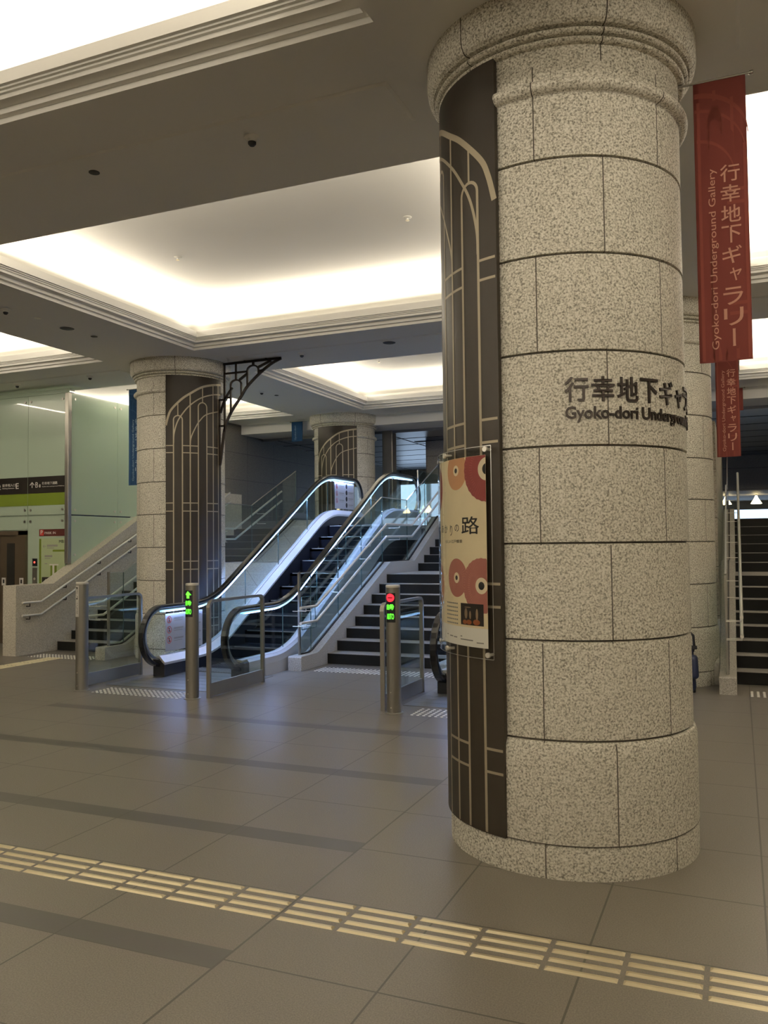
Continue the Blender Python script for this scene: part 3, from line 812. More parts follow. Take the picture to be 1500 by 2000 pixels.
def handrail(m, pts, r=.019): m.tube(pts, r, 14)
def wall_rail(label, x, zoff, xw):
    t = thing('wall_handrail', label, 'handrail', (x, 9.83, zoff))
    m = MB(); handrail(m, [(x, 9.83, zoff), (x, 10.21, zoff), (x, 12.63, zoff + 1.14), (x, 13.75, zoff + 1.14), (x, 15.6, zoff + 2.02)]); obj('rail', m, 'steel_bright', t)
    for y, z in ((9.98, 0), (10.75, .254), (11.55, .631), (12.35, 1.008), (13.2, 1.14)):
        m = MB(); m.tube([(x, y, zoff + z - .012), (x, y, zoff + z - .06), (xw, y, zoff + z - .06)], .008, 8); obj('rail_bracket', m, 'iron', t)
    return t
wall_rail('upper steel handrail fixed to the granite wall of the left stairs', -10.25, .82, -10.325)
wall_rail('lower steel handrail fixed to the granite wall of the left stairs', -10.25, .62, -10.325)

def rail_glass(label, xg, xr, ends=(10.0, 15.86)):
    "glass balustrade standing on a stair curb, with two handrails on the stair side"
    t = thing('glass_balustrade', label, 'balustrade', (xg, 10.0, .19), 'glass stair balustrades')
    def top(y): return 1.285 if y < 10.37 else (1.285 + (y - 10.37) * .4575 if y < 12.93 else (2.455 if y < 14.08 else 2.455 + (y - 14.08) * .454))
    def bot(y):
        P = [(9.8, .19), (10.30, .19), (10.42, .222), (12.98, 1.375), (14.12, 1.375), (15.75, 2.215), (16.2, 2.215)]
        for (a, za), (b, zb) in zip(P, P[1:]):
            if a <= y <= b: return za + (zb - za) * (y - a) / (b - a)
        return P[-1][1]
    js = [10.06, 10.37, 11.24, 12.08, 12.93, 14.08, 15.03, 15.86]
    for a, b in zip(js, js[1:]):
        m = MB(); m.prism([(a + .004, bot(a)), (b - .004, bot(b)), (b - .004, top(b)), (a + .004, top(a))], xg - .006, xg + .006, 'x'); obj('glass_pane', m, 'glass', t)
    for y in js[1:]:
        m = MB(); m.box(xg - .006, xg + .006, y - .0035, y + .0035, bot(y), top(y)); obj('joint_strip', m, 'glass_edge', t)
    m = MB(); m.box(xg - .012, xg + .012, 10.02, 10.06, bot(10.04), 1.30); obj('end_post', m, 'steel', t)
    m = MB(); m.tube([(xg, y, top(y) + .006) for y in (10.02, 10.37, 12.93, 14.08, 15.86)], 0, sec=[(-.006, -.010), (.006, -.010), (.006, .010), (-.006, .010)]); obj('cap_strip', m, 'steel_edge', t)
    m = MB(); m.tube([(xg - .0, y, bot(y) + .006) for y in (10.06, 10.30, 10.42, 12.98, 14.12, 15.75)], 0, sec=[(-.008, -.016), (.008, -.016), (.008, .016), (-.008, .016)]); obj('base_channel', m, 'iron', t)
    for zo in (.845, .645):
        m = MB(); handrail(m, [(xr, 9.71, zo), (xr, 10.16, zo), (xr, 12.64, zo + 1.15), (xr, 13.80, zo + 1.16), (xr, 15.60, zo + 1.98)]); h = obj('handrail', m, 'steel_bright', t, 'stainless handrail')
        for y, z in ((9.86, 0), (10.0, 0), (11.0, .39), (12.0, .853), (13.22, 1.155), (14.6, 1.525)):
            m = MB(); m.tube([(xr, y, zo + z - .015), (xr, y, zo + z - .055), (xg, y, zo + z - .055)], .005, 8); obj('rail_bracket', m, 'steel_bright', h)
    return t
rail_glass('glass balustrade with double handrail between the rising escalator and the central stairs', -5.50, -5.30)
rail_glass('glass balustrade on the curb of the left stairs, half behind the second column', -8.75, -8.95)
rail_glass('glass balustrade with double handrail on the curb of the right stairs', -.15, .005)

# ================================================================== escalators
PITCH = math.tan(RAD(30))
YA, YBK = 10.054, 10.054 + RISE / PITCH
def nose(y):
    L = .42
    def soft(d): return 0 if d < -L else (d if d > L else (d + L) ** 2 / (4 * L))
    return PITCH * (soft(y - YA) - soft(y - YBK))
def yrange(a, b, n): return [a + (b - a) * k / n for k in range(n + 1)]
def make_escalator(label, xc):
    t = thing('escalator', label, 'escalator', (xc, 9.0, 0), 'escalators')
    YN0, YN1, RN = 8.92, 14.88, .372
    for sgn, side in ((-1, 'left'), (1, 'right')):
        xh = xc + sgn * .61; xin = -sgn
        # handrail: lower newel, incline, upper newel
        path = []
        for k in range(13): a = -RAD(70) - (pi + RAD(-70 + 90) - 0) * 0 + 0; 
        path = [(YN0 + RN * cos(a), .54 + RN * sin(a)) for a in [RAD(-75) - RAD(195) * k / 22 for k in range(23)]]
        path += [(y, nose(y) + .912) for y in yrange(9.0, 14.8, 70)]
        path += [(YN1 + RN * cos(a), RISE + .54 + RN * sin(a)) for a in [RAD(90) - RAD(165) * k / 22 for k in range(23)]]
        m = MB(); m.tube([(xh, y, z - .02) for y, z in path], 0, sec=[(.012, -.040), (.022, -.028), (.026, 0), (.022, .028), (.012, .040), (-.016, .040), (-.026, .030), (-.026, -.030), (-.016, -.040)])
        obj('handrail', m, 'rubber', t, 'black moving handrail')
        # steel guide just inside the handrail
        inner = [(YN0 + (RN - .052) * cos(a), .54 + (RN - .052) * sin(a)) for a in [RAD(-75) - RAD(195) * k / 22 for k in range(23)]]
        inner += [(y, nose(y) + .86) for y in yrange(9.0, 14.8, 70)]
        inner += [(YN1 + (RN - .052) * cos(a), RISE + .54 + (RN - .052) * sin(a)) for a in [RAD(90) - RAD(165) * k / 22 for k in range(23)]]
        m = MB(); m.tube([(xh, y, z) for y, z in inner], 0, sec=[(-.012, -.022), (.012, -.022), (.012, .022), (-.012, .022)]); obj('handrail_guide', m, 'steel_edge', t)
        # led strip under the guide
        led = [(y, nose(y) + .832) for y in yrange(8.93, 14.87, 70)]
        for dx in (.016, -.016):
            m = MB(); m.tube([(xh + dx, y, z) for y, z in led], 0, sec=[(-.011, -.004), (.011, -.004), (.011, .004), (-.011, .004)]); obj('led_strip', m, 'led', t, 'cool white light strip under the handrail')
        # the strip's own light: thin lamps facing down along the path
        for ya_, yb_, dx_ in [(p_, q_, d_) for p_, q_ in ((8.98, 9.85), (10.2, 13.4), (13.75, 14.82)) for d_ in (.027, -.027)]:
            za_, zb_ = nose(ya_) + .828, nose(yb_) + .828
            ln = sqrt((yb_ - ya_) ** 2 + (zb_ - za_) ** 2); th = atan2(zb_ - za_, yb_ - ya_)
            ld = bpy.data.lights.new('led_light', 'AREA'); ld.shape = 'RECTANGLE'; ld.size = .010; ld.size_y = ln; ld.energy = LED_W * ln; ld.color = (.30, .47, 1.0)
            lo = bpy.data.objects.new('led_light', ld); COL.objects.link(lo); lo.parent = t
            lo.location = (xh - xc + dx_, (ya_ + yb_) / 2 - 9.0, (za_ + zb_) / 2); lo.rotation_euler = (th, 0, 0)
        # glass panes
        cuts = [8.60, 9.95, 10.95, 11.95, 12.95, 13.75, 15.2]
        def deckz(y): return nose(y) + .262
        for a, b in zip(cuts, cuts[1:]):
            ysamp = yrange(a + .004, b - .004, 10)
            if a == cuts[0]:
                low = [(YN0 + (RN - .06) * cos(q), .54 + (RN - .06) * sin(q)) for q in [RAD(-130) - RAD(140) * k / 14 for k in range(15)]]
                poly = [(y, deckz(y)) for y in yrange(b - .004, 8.80, 8)] + low + [(y, nose(y) + .855) for y in yrange(9.0, b - .004, 8)]
            elif b == cuts[-1]:
                up_ = [(YN1 + (RN - .06) * cos(q), RISE + .54 + (RN - .06) * sin(q)) for q in [RAD(90) - RAD(140) * k / 14 for k in range(15)]]
                poly = [(y, deckz(y)) for y in yrange(15.05, a + .004, 8)] + [(y, nose(y) + .855) for y in yrange(a + .004, 14.8, 8)] + up_
            else:
                poly = [(y, deckz(y)) for y in ysamp] + [(y, nose(y) + .855) for y in ysamp[::-1]]
            m = MB(); m.prism(poly, xh - .006, xh + .006, 'x'); obj('glass_pane', m, 'glass', t)
        for y in cuts[1:-1]:
            m = MB(); m.box(xh - .0062, xh + .0062, y - .0018, y + .0018, deckz(y), nose(y) + .84); obj('joint_strip', m, 'glass_edge', t)
        # inner deck, skirt and outer cladding swept along the incline
        ysw = yrange(8.86, 15.15, 64)
        def sweep(sec, ys_=ysw):
            m = MB(); n = len(sec); vs = []
            for y in ys_:
                for x, dz in sec: vs.append((xh + xin * x, y, max(nose(y) + dz, 0.0)))
            fs = [(i * n + k, i * n + (k + 1) % n, (i + 1) * n + (k + 1) % n, (i + 1) * n + k) for i in range(len(ys_) - 1) for k in range(n)]
            e = (len(ys_) - 1) * n
            m.add(vs, fs + [tuple(range(n)), tuple(e + k for k in range(n))]); return m
        obj('glass_base', sweep([(-.045, .262), (.030, .270), (.030, .235), (-.045, .235)]), 'deck_white', t, 'pale ledge at the foot of the glass')
        obj('inner_deck', sweep([(.036, .264), (.112, .185), (.112, .155), (.036, .215)]), 'deck_white', t, 'white sloping inner deck')
        obj('skirt', sweep([(.108, .158), (.108, -.15), (.06, -.15), (.06, .158)]), 'black', t, 'black skirt panel')
        obj('outer_cladding', sweep([(-.048, .258), (-.075, .225), (-.085, .15), (-.085, -.30), (.05, -.30), (.05, .20)], yrange(8.98, 15.15, 62)), 'deck_side', t, 'satin metal outer cladding')
        m = MB(); m.box(xh - .075, xh + .075, 8.86, 9.35, 0, .23, bev=.012); obj('newel_base', m, 'black', t, 'black box under the newel')
    # steps
    ymin, yk = 10.054, []
    n0 = [(11.80 + .3464 * k, 1.05 + .2 * k) for k in range(-5, 6)]
    for yk, zk in n0:
        m = MB(); z_ = min(zk - .035, RISE); z_ = max(z_, .0)
        m.box(xc - .5, xc + .5, yk, yk + .40, z_ - .05, z_, 0)
        m.prism([(yk, z_ - .01), (yk, z_ - .21), (yk + .05, z_ - .24), (yk + .05, z_ - .02)], xc - .5, xc + .5, 'x', 0)
        m.box(xc - .46, xc + .46, yk - .003, yk + .012, z_ - .012, z_ + .002, 1)
        obj('step', m, ['step_black', 'steel'], t)
    for yy, zz in ((9.62, .012), (9.98, .012)):
        m = MB(); m.box(xc - .5, xc + .5, yy, yy + .36, zz - .05, zz); obj('step', m, 'step_black', t)
    for k, (yy, ln) in enumerate(((13.98, .5),)):
        m = MB(); m.box(xc - .5, xc + .5, yy, yy + ln, RISE - .05, RISE); obj('step', m, 'step_black', t)
    m = MB(); m.box(xc - .5, xc + .5, 9.36, 9.62, .0, .016)
    for k in range(24): m.box(xc - .48 + .04 * k, xc - .465 + .04 * k, 9.38, 9.66, .016, .02)
    obj('comb_plate', m, 'steel', t)
    m = MB(); m.box(xc - .80, xc + .80, 8.12, 9.36, 0, .006)
    for k in range(5): m.box(xc - .74 + .0, xc + .74, 8.3 + .2 * k, 8.31 + .2 * k, .006, .0075)
    obj('floor_plate', m, 'steel', t, 'flat steel landing plate')
    m = MB(); m.box(xc - .53, xc + .53, 10.0, 14.6, -.02, -.005); m.prism([(10.3, 0), (13.9, RISE - .25), (16.0, RISE - .05), (16.0, RISE - .3), (10.6, 0)], xc - .55, xc + .55, 'x'); obj('truss_pan', m, 'black', t)
    # notice boards on the inside of the left glass
    xb = xc - .61 + .012
    def board(y0, y1, z0, z1, left_icons, right_icons):
        m = MB(); m.box(xb, xb + .003, y0, y1, z0, z1); b = obj('notice_board', m, 'board_grey', t, 'white notice board behind glass')
        fn = lambda u, v, q: (xb + .0036, u, v)
        W, H = y1 - y0, z1 - z0
        for k in range(left_icons):
            cz = z1 - H * (.16 + .27 * k); m = MB()
            disc(m, y0 + W * .10, cz, .048, .048, fn, inner=.82, mi=0, seg=24)
            fn2 = lambda u, v, q: (xb + .0042, u, v)
            flat_line(m, [(y0 + W * .10 - .032, cz + .032), (y0 + W * .10 + .032, cz - .032)], .009, fn2, 0)
            disc(m, y0 + W * .10, cz + .016, .009, .009, fn, mi=1, seg=12); flat_line(m, [(y0 + W * .10, cz + .006), (y0 + W * .10 - .004, cz - .03)], .018, fn, 1)
            obj('prohibition_icon', m, ['bright_red', 'ink'], b)
            m = MB()
            flat_line(m, [(y0 + W * .22, cz + .012), (y0 + W * .47, cz + .012)], .022, fn); flat_line(m, [(y0 + W * .22, cz - .02), (y0 + W * .44, cz - .02)], .008, fn)
            obj('small_print', m, 'grey_print', b)
        for k in range(right_icons):
            cz = z1 - H * (.13 + .24 * k); m = MB()
            disc(m, y0 + W * .60, cz, .04, .048, fn, mi=0, seg=20)
            flat_line(m, [(y0 + W * .69, cz + .01), (y0 + W * .95, cz + .01)], .02, fn, 1); flat_line(m, [(y0 + W * .69, cz - .02), (y0 + W * .9, cz - .02)], .008, fn, 1)
            obj('instruction_icon', m, ['ink', 'grey_print'], b)
    board(9.0, 9.82, .30, .79, 3, 4)
    board(14.02, 14.86, RISE + .30, RISE + .80, 3, 4)
    return t
esc = make_escalator('rising escalator with blue-white lit glass sides between the second column and the central stairs', -6.315)
dup(esc, (-2.44, 9.0, 0), 'escalator almost hidden by the big column, only its black handrail end showing by the poster')

# acrylic wedge guard between handrail and balustrade
wg = thing('wedge_guard', 'small clear acrylic guard board beside the escalator handrail above the stair curb', 'guard', (-5.59, 10.27, .5))
m_ = MB(); m_.prism([(10.27, .95), (10.65, .95), (10.70, .50), (10.27, .50)], -5.592, -5.584, 'x'); obj('guard_board', m_, 'acrylic', wg)
m_ = MB(); m_.tube([(-5.588, 10.27, .5), (-5.588, 10.27, .95), (-5.588, 10.65, .95), (-5.588, 10.70, .5), (-5.588, 10.27, .5)], .006, 8); obj('guard_edge', m_, 'glass_edge', wg)

# ================================================================== gate posts and guard panels
def make_post(label, x, y, kind):
    t = thing('gate_post', label, 'post', (x, y, 0), 'steel gate posts')
    R = .072
    m = MB(); m.lathe([(R, .008), (R, 1.235), (R - .002, 1.238)], 40, (x, y)); obj('shaft', m, 'steel', t)
    m = MB(); m.lathe([(R - .001, 1.238), (R, 1.243), (R, 1.256), (R - .006, 1.262), (.0001, 1.263)], 40, (x, y)); obj('cap', m, 'steel_bright', t)
    m = MB(); m.lathe([(R + .022, 0), (R + .022, .006), (R + .018, .009), (R, .010)], 40, (x, y)); obj('base_flange', m, 'steel', t)
    for z in (.06, .21):
        a = RAD(-93); m = MB(); m.tube([(x + r * cos(a), y + r * sin(a), z) for r in (R - .003, R + .003)], .006, 10); obj('screw', m, 'steel_bright', t)
    if kind == 'label':
        fn = on_cyl((x, y), R + .0006, .0004); m = MB(); patch(m, -125, -77, .86, 1.225, fn); s = obj('paper_label', m, 'white', t, 'long white paper label')
        m = MB(); f2 = on_cyl((x, y), R + .0012, .0004)
        rr = random.Random(3)
        for k in range(26):
            z = 1.205 - .0132 * k
            for a0, a1 in ((-112, -104), (-98, -88)):
                if rr.random() < .55: patch(m, a0 + rr.random() * 3, a1 - rr.random() * 2, z - .007, z, f2, n=2)
        disc(m, -97, 1.195, 9, .012, on_cyl((x, y), R + .0016, .0004), seg=16); disc(m, -97, 1.07, 8, .01, on_cyl((x, y), R + .0016, .0004), seg=16)
        obj('small_print', m, 'ink', s)
    else:
        fn = on_cyl((x, y), R + .0008, .001); m = MB(); patch(m, -134, -50, .895, 1.185, fn, n=16); d = obj('display', m, 'black', t, 'black display window')
        lit = on_cyl((x, y), R + .0022, .0008)
        if kind == 'go':
            m = MB(); dk = 1 / .00128
            for poly in ([(-92 - 32, 1.135), (-92, 1.178), (-92 + 32, 1.135)],):
                n = 12; vs = []; fs = []
                for k in range(n + 1):
                    u = -124 + 64 * k / n; top = 1.135 + .043 * (1 - abs(u + 92) / 32); vs += [lit(u, 1.135, .5), lit(u, top, .5)]
                m.add(vs, [(2 * k, 2 * k + 2, 2 * k + 3, 2 * k + 1) for k in range(n)])
            patch(m, -105, -79, 1.098, 1.136, lit, n=6); obj('arrow_light', m, 'green_led', d, 'green upward arrow')
        else:
            m = MB(); disc(m, -92, 1.138, 34, .040, lit, seg=32, mi=0); lit3 = on_cyl((x, y), R + .0034, .0004)
            patch(m, -112, -72, 1.132, 1.143, lit3, n=8, mi=1); obj('no_entry_light', m, ['red_led', 'black'], d, 'red no entry sign')
        for body, z0, z1 in (('自動', 1.018, 1.075), ('AUTO', .925, .982)):
            v_, t_ = text_fit(body, -122, -62, z0, z1, .02); m = MB(); m.mapped(v_, t_, lit); obj('lettering', m, 'green_led', d, 'green lit text')
    return t
make_post('steel post with a long white paper label, left of the escalator entrance', -7.132, 7.733, 'label')
make_post('steel post showing a green arrow and green AUTO text', -5.569, 7.722, 'go')
make_post('steel post showing a red no entry light above green AUTO text', -3.184, 7.745, 'stop')

def make_guard(label, x, y0=7.80, y1=8.93, h=1.06):
    t = thing('guard_panel', label, 'barrier', (x, y0, 0), 'glass guard panels')
    wd = .045; th = .03; R = .07
    def ptsq(): 
        pts = [(y0, 0), (y0, h - R)] + [(y0 + R - R * cos(a), h - R + R * sin(a)) for a in [pi / 2 * k / 6 for k in range(1, 7)]]
        pts += [(y1 - R + R * sin(a), h - R + R * cos(a)) for a in [pi / 2 * k / 6 for k in range(0, 7)]] + [(y1, 0)]
        return pts
    m = MB(); m.tube([(x, p[0], p[1]) for p in ptsq()], 0, sec=[(-wd / 2, -th / 2), (wd / 2, -th / 2), (wd / 2, th / 2), (-wd / 2, th / 2)], up=(1, 0, 0)); obj('frame', m, 'steel', t)
    m = MB(); m.box(x - .005, x + .005, y0 + .012, y1 - .012, .15, h - .012); obj('glass_pane', m, 'glass', t)
    m = MB(); m.box(x - .014, x + .014, y0 + .012, y1 - .012, .012, .16, bev=.003); obj('kick_plate', m, 'steel', t)
    return t
make_guard('glass guard panel in a steel frame behind the post with the paper label', -7.255)
make_guard('glass guard panel in a steel frame right of the green arrow post', -5.405)
make_guard('glass guard panel in a steel frame behind the red no entry post', -3.325)

# ================================================================== tactile paving
def bar_mesh(L, Wd, along):
    m = MB(); h = .007; i = .011
    a, b = L / 2, Wd / 2 - .001
    vs = [(-a, -b, 0), (a, -b, 0), (a, b, 0), (-a, b, 0), (-a + i, -b + i, h), (a - i, -b + i, h), (a - i, b - i, h), (-a + i, b - i, h)]
    if along == 'y': vs = [(-p[1], p[0], p[2]) for p in vs]
    return m.add(vs, [(3, 2, 1, 0), (4, 5, 6, 7), (0, 1, 5, 4), (1, 2, 6, 5), (2, 3, 7, 6), (3, 0, 4, 7)])
rows = ['row nearest the big column', 'second row from the big column', 'third row from the big column', 'row farthest from the big column']
proto = obj('tactile_bar', bar_mesh(.279, .038, 'x'), 'brass'); first = True
for r in range(4):
    for k in range(-13, 4):
        x = -.1526 + .2993 * k + .148; y = 3.546 - .0742 * r
        o = proto if first else proto.copy()
        if not first: COL.objects.link(o)
        first = False
        o.location = (x, y, 0); tag(o, 'long brass guide bar in the foreground floor strip, ' + rows[r], 'tactile bar', 'brass guide bars across the foreground floor, ' + rows[r])
proto = obj('tactile_bar', bar_mesh(.286, .038, 'y'), 'brass'); first = True
for r in range(4):
    for k in range(5):
        o = proto if first else proto.copy()
        if not first: COL.objects.link(o)
        first = False
        o.location = (-9.72 + .075 * r, 9.74 - .30 * k, 0)
        tag(o, 'brass guide bar in the strip running to the left stairs', 'tactile bar', 'brass guide bars leading to the left stairs')
def stud_mesh():
    m = MB(); return m.lathe([(.016, 0), (.0145, .004), (.009, .006), (.0001, .0065)], 10)
stud = obj('tactile_stud', stud_mesh(), 'stud'); first = True
def put_stud(x, y, label, group):
    global first
    o = stud if first else stud.copy()
    if not first: COL.objects.link(o)
    first = False
    o.location = (x, y, 0); tag(o, label, 'tactile stud', group)
rest = MB()
def put_rest(x, y): rest.lathe([(.016, 0), (.0145, .004), (.009, .006), (.0001, .0065)], 8, (x, y))
for i in range(20):
    for j in range(6): put_stud(-6.90 + .0615 * i, 7.66 + .062 * j, 'shiny floor stud in the patch between the paper-label post and the green arrow post', 'studs at the escalator entrance')
for i in range(7):
    for j in range(6): put_stud(-2.98 + .0615 * i, 7.70 + .062 * j, 'shiny floor stud in the patch right of the red no entry post', 'studs by the big column')
for i in range(28):
    for j in range(6):
        x, y = -5.22 + .0615 * i, 9.95 + .062 * j
        if j < 5: put_stud(x, y, 'shiny floor stud in the patch before the central stairs', 'studs before the central stairs')
        else: put_rest(x, y)
for i in range(27):
    for j in range(6): put_rest(-10.12 + .0615 * i, 9.83 + .062 * j) if -10.12 + .0615 * i < -8.9 else None
for i in range(10):
    for j in range(6): put_rest(.09 + .0615 * i, 9.83 + .062 * j)
o = obj('tactile_studs', rest, 'stud', kind='stuff'); tag(o, 'rows of small floor studs before the left and right stairs', 'tactile studs')

# ================================================================== green glass wall, signs, elevator
YW = 11.07
pt = thing('glass_partition', 'pale green glass wall facing the hall above the elevator and signs', 'glass wall', (-11.4, YW, 0), 'green glass walls')
XJ = [-10.578, -11.43, -12.36, -13.29, -14.22]
for a, b in zip(XJ, XJ[1:]):
    for z0, z1 in ((2.245, 4.33), (0.02, 2.225)):
        if z0 < 1 and b < -11.5 and a > -12.4:
            z0 = 1.99
        m = MB(); m.box(b + .004, a - .004, YW, YW + .012, z0, z1); p = obj('glass_pane', m, 'frost', pt)
    for xx in (a - .065, b + .065):
        for z in (4.23, 2.33, 2.135):
            m = MB(); m.tube([(xx, YW - .012, z), (xx, YW - .002, z)], .022, 16); m.tube([(xx, YW - .002, z), (xx, YW + .05, z)], .012, 10); obj('point_fixing', m, 'steel', pt)
m = MB(); m.box(-14.3, -10.61, YW + .03, YW + .09, 0, 4.34); m.box(-14.3, -10.48, YW - .02, YW + .1, 4.33, 4.40); obj('backing_frame', m, 'frost', pt)
ps = thing('glass_partition', 'pale green glass wall rising along the granite wall of the left stairs', 'glass wall', (-10.5, 12.0, 1), 'green glass walls')
YJ = [11.12, 12.28, 13.44, 14.6, 15.76]
for a, b in zip(YJ, YJ[1:]):
    for z0, z1 in ((2.24, 4.34), (1.10, 2.22)):
        m = MB(); m.box(-10.512, -10.50, a + .004, b - .004, z0, z1); obj('glass_pane', m, 'frost_side', ps)
    for yy in (a + .08, b - .08):
        for z in (4.23, 2.32, 2.13, 1.55):
            m = MB(); m.tube([(-10.487, yy, z), (-10.497, yy, z)], .022, 16); obj('point_fixing', m, 'steel_bright', ps)
m = MB(); m.box(-10.568, -10.49, 11.035, 11.115, 1.40, 4.329, bev=.006); o = obj('corner_post', m, 'steel'); tag(o, 'tall square steel post at the corner of the green glass walls', 'post')

def sign_panel(name, label, cat, x0, x1, z0, z1, mat, group=None):
    t = thing(name, label, cat, ((x0 + x1) / 2, YW, z0), group)
    m = MB(); m.box(x0, x1, YW - .006, YW, z0, z1); b = obj('sign_face', m, mat, t)
    return t
def put_text(t, body, x0, x1, z0, z1, mat, bold=0., name='lettering', d=.003, y=YW - .006):
    v_, t_ = text_fit(body, x0, x1, z0, z1, bold); m = MB(); m.mapped(v_, t_, on_xz(y, d)); return obj(name, m, mat, t)
def put_poly(t, polys, mat, name='symbol', y=YW - .0092):
    m = MB()
    for p in polys: m.add([(q[0], y, q[1]) for q in p], [tuple(range(len(p)))])
    return obj(name, m, mat, t)
sg = sign_panel('direction_sign', 'black and green wall sign with an up arrow and B1 text', 'sign', -11.425, -10.565, 2.62, 2.91, 'sign_black', 'wall direction signs')
m = MB(); m.box(-11.425, -10.565, YW - .006, YW, 2.41, 2.62); obj('colour_band', m, 'sign_green', sg, 'green colour band')
m = MB()
fx = lambda u, v, q: (u, YW - .0092, v)
flat_line(m, [(-11.325, 2.72), (-11.325, 2.81)], .016, fx); flat_line(m, [(-11.375, 2.765), (-11.325, 2.815), (-11.275, 2.765)], .016, fx); obj('symbol', m, 'white', sg, 'white up arrow')
put_text(sg, 'B', -11.25, -11.19, 2.722, 2.815, 'white'); put_text(sg, '1', -11.165, -11.135, 2.722, 2.775, 'white')
put_text(sg, '行幸地下通路', -11.10, -10.755, 2.765, 2.815, 'white'); put_text(sg, 'Gyoko-dori underground Walkway', -11.10, -10.60, 2.722, 2.742, 'white')
sg2 = sign_panel('direction_sign', 'black and green wall sign at the left edge ending in the letter E', 'sign', -12.355, -11.437, 2.62, 2.91, 'sign_black', 'wall direction signs')
m = MB(); m.box(-12.355, -11.437, YW - .006, YW, 2.41, 2.62); obj('colour_band', m, 'sign_green', sg2, 'green colour band')
put_text(sg2, 'B2', -12.20, -12.06, 2.715, 2.80, 'white'); put_text(sg2, '駐車場入口', -12.02, -11.72, 2.76, 2.81, 'white'); put_text(sg2, 'Parking Entrance', -12.02, -11.74, 2.715, 2.742, 'white')
put_text(sg2, 'E', -11.705, -11.64, 2.715, 2.815, 'white', .01)
m = MB(); disc(m, -12.14, 2.52, .055, .055, fx, seg=24); obj('symbol', m, 'sign_black', sg2, 'black round symbol')
pk = sign_panel('parking_sign', 'small dark red parking sign on the glass above the green information board', 'sign', -11.16, -10.58, 1.875, 1.995, 'dark_red')
m = MB(); m.box(-11.145, -11.055, YW - .009, YW - .006, 1.885, 1.985); obj('symbol', m, 'bright_red', pk, 'red square')
put_text(pk, 'P', -11.125, -11.075, 1.905, 1.978, 'white', .02, y=YW - .009); put_text(pk, 'PARK IN', -11.035, -10.79, 1.91, 1.95, 'white')
ib = sign_panel('information_board', 'pale green information board on the glass behind the granite wall', 'sign', -11.16, -10.58, 1.02, 1.835, 'sign_green_light')
put_poly(ib, [[(-11.155, 1.02), (-11.11, 1.02), (-11.11, 1.83), (-11.155, 1.83)], [(-10.85, 1.605), (-10.58, 1.605), (-10.58, 1.64), (-10.85, 1.64)], [(-10.90, 1.02), (-10.76, 1.02), (-10.76, 1.38), (-10.90, 1.38)]], 'sign_green', 'colour_band')
put_text(ib, 'MB1', -10.71, -10.585, 1.755, 1.805, 'ink')
m = MB(); flat_line(m, [(-11.07, 1.70), (-11.0, 1.70)], .01, fx); flat_line(m, [(-11.04, 1.725), (-11.07, 1.70), (-11.04, 1.675)], .01, fx)
for z, a, b, hh in ((1.71, -10.98, -10.74, .035), (1.67, -10.98, -10.82, .012), (1.53, -11.03, -10.86, .035), (1.49, -11.03, -10.9, .012), (1.40, -11.03, -10.97, .015)): flat_line(m, [(a, z), (b, z)], hh, fx)
obj('small_print', m, 'grey_print', ib)
put_poly(ib, [[(-10.92, 1.37), (-10.72, 1.37), (-10.72, 1.395), (-10.92, 1.395)], [(-10.855, 1.02), (-10.81, 1.02), (-10.81, 1.37), (-10.855, 1.37)]], 'white', y=YW - .0105)
m = MB(); m.box(-11.09, -10.9, YW - .009, YW - .006, 1.02, 1.17); o = obj('symbol', m, 'sign_black', ib); m = MB(); disc(m, -11.0, 1.09, .06, .05, lambda u, v, q: (u, YW - .0098, v), seg=4, inner=.75); obj('symbol', m, 'white', ib)
# elevator
dr = struct('door_1', (lambda q: q.box(-11.60, -11.43, YW - .05, YW + .02, 0, 1.97).box(-12.36, -12.22, YW - .05, YW + .02, 0, 1.97).box(-12.36, -11.43, YW - .05, YW + .02, 1.90, 1.975))(MB()), 'door')
for a, b in ((-12.22, -12.06), (-12.05, -11.60)):
    m = MB(); m.box(a, b, YW - .01, YW + .02, 0, 1.90); obj('door_leaf', m, 'door', dr)
m = MB(); m.box(-11.90, -11.715, YW - .014, YW - .008, .55, 1.76); obj('door_window', m, 'dark_glass', dr, 'tall dark window')
for x, y_ in ((-11.97, YW - .012), (-11.515, YW - .052)):
    m = MB(); m.box(x - .045, x + .045, y_ - .003, y_, 1.02, 1.155, 0); m.box(x - .018, x + .018, y_ - .004, y_ - .003, 1.06, 1.125, 1); obj('door_sticker', m, ['white', 'ink'], dr, 'small white sticker')
cp = thing('call_panel', 'steel elevator call panel with a dark indicator between door and green board', 'call panel', (-11.25, YW, .9))
m = MB(); m.box(-11.305, -11.205, YW - .012, YW, .9, 1.33); obj('button_plate', m, 'steel', cp); m = MB(); m.box(-11.305, -11.205, YW - .014, YW, 1.36, 1.49); obj('indicator', m, 'black', cp)
m = MB(); m.tube([(-11.255, YW - .017, 1.425), (-11.255, YW - .013, 1.425)], .018, 12); obj('indicator_light', m, 'red_dot', cp)
for z in (1.02, 1.14): m = MB(); m.tube([(-11.255, YW - .018, z), (-11.255, YW - .011, z)], .022, 14); obj('button', m, 'steel_bright', cp)

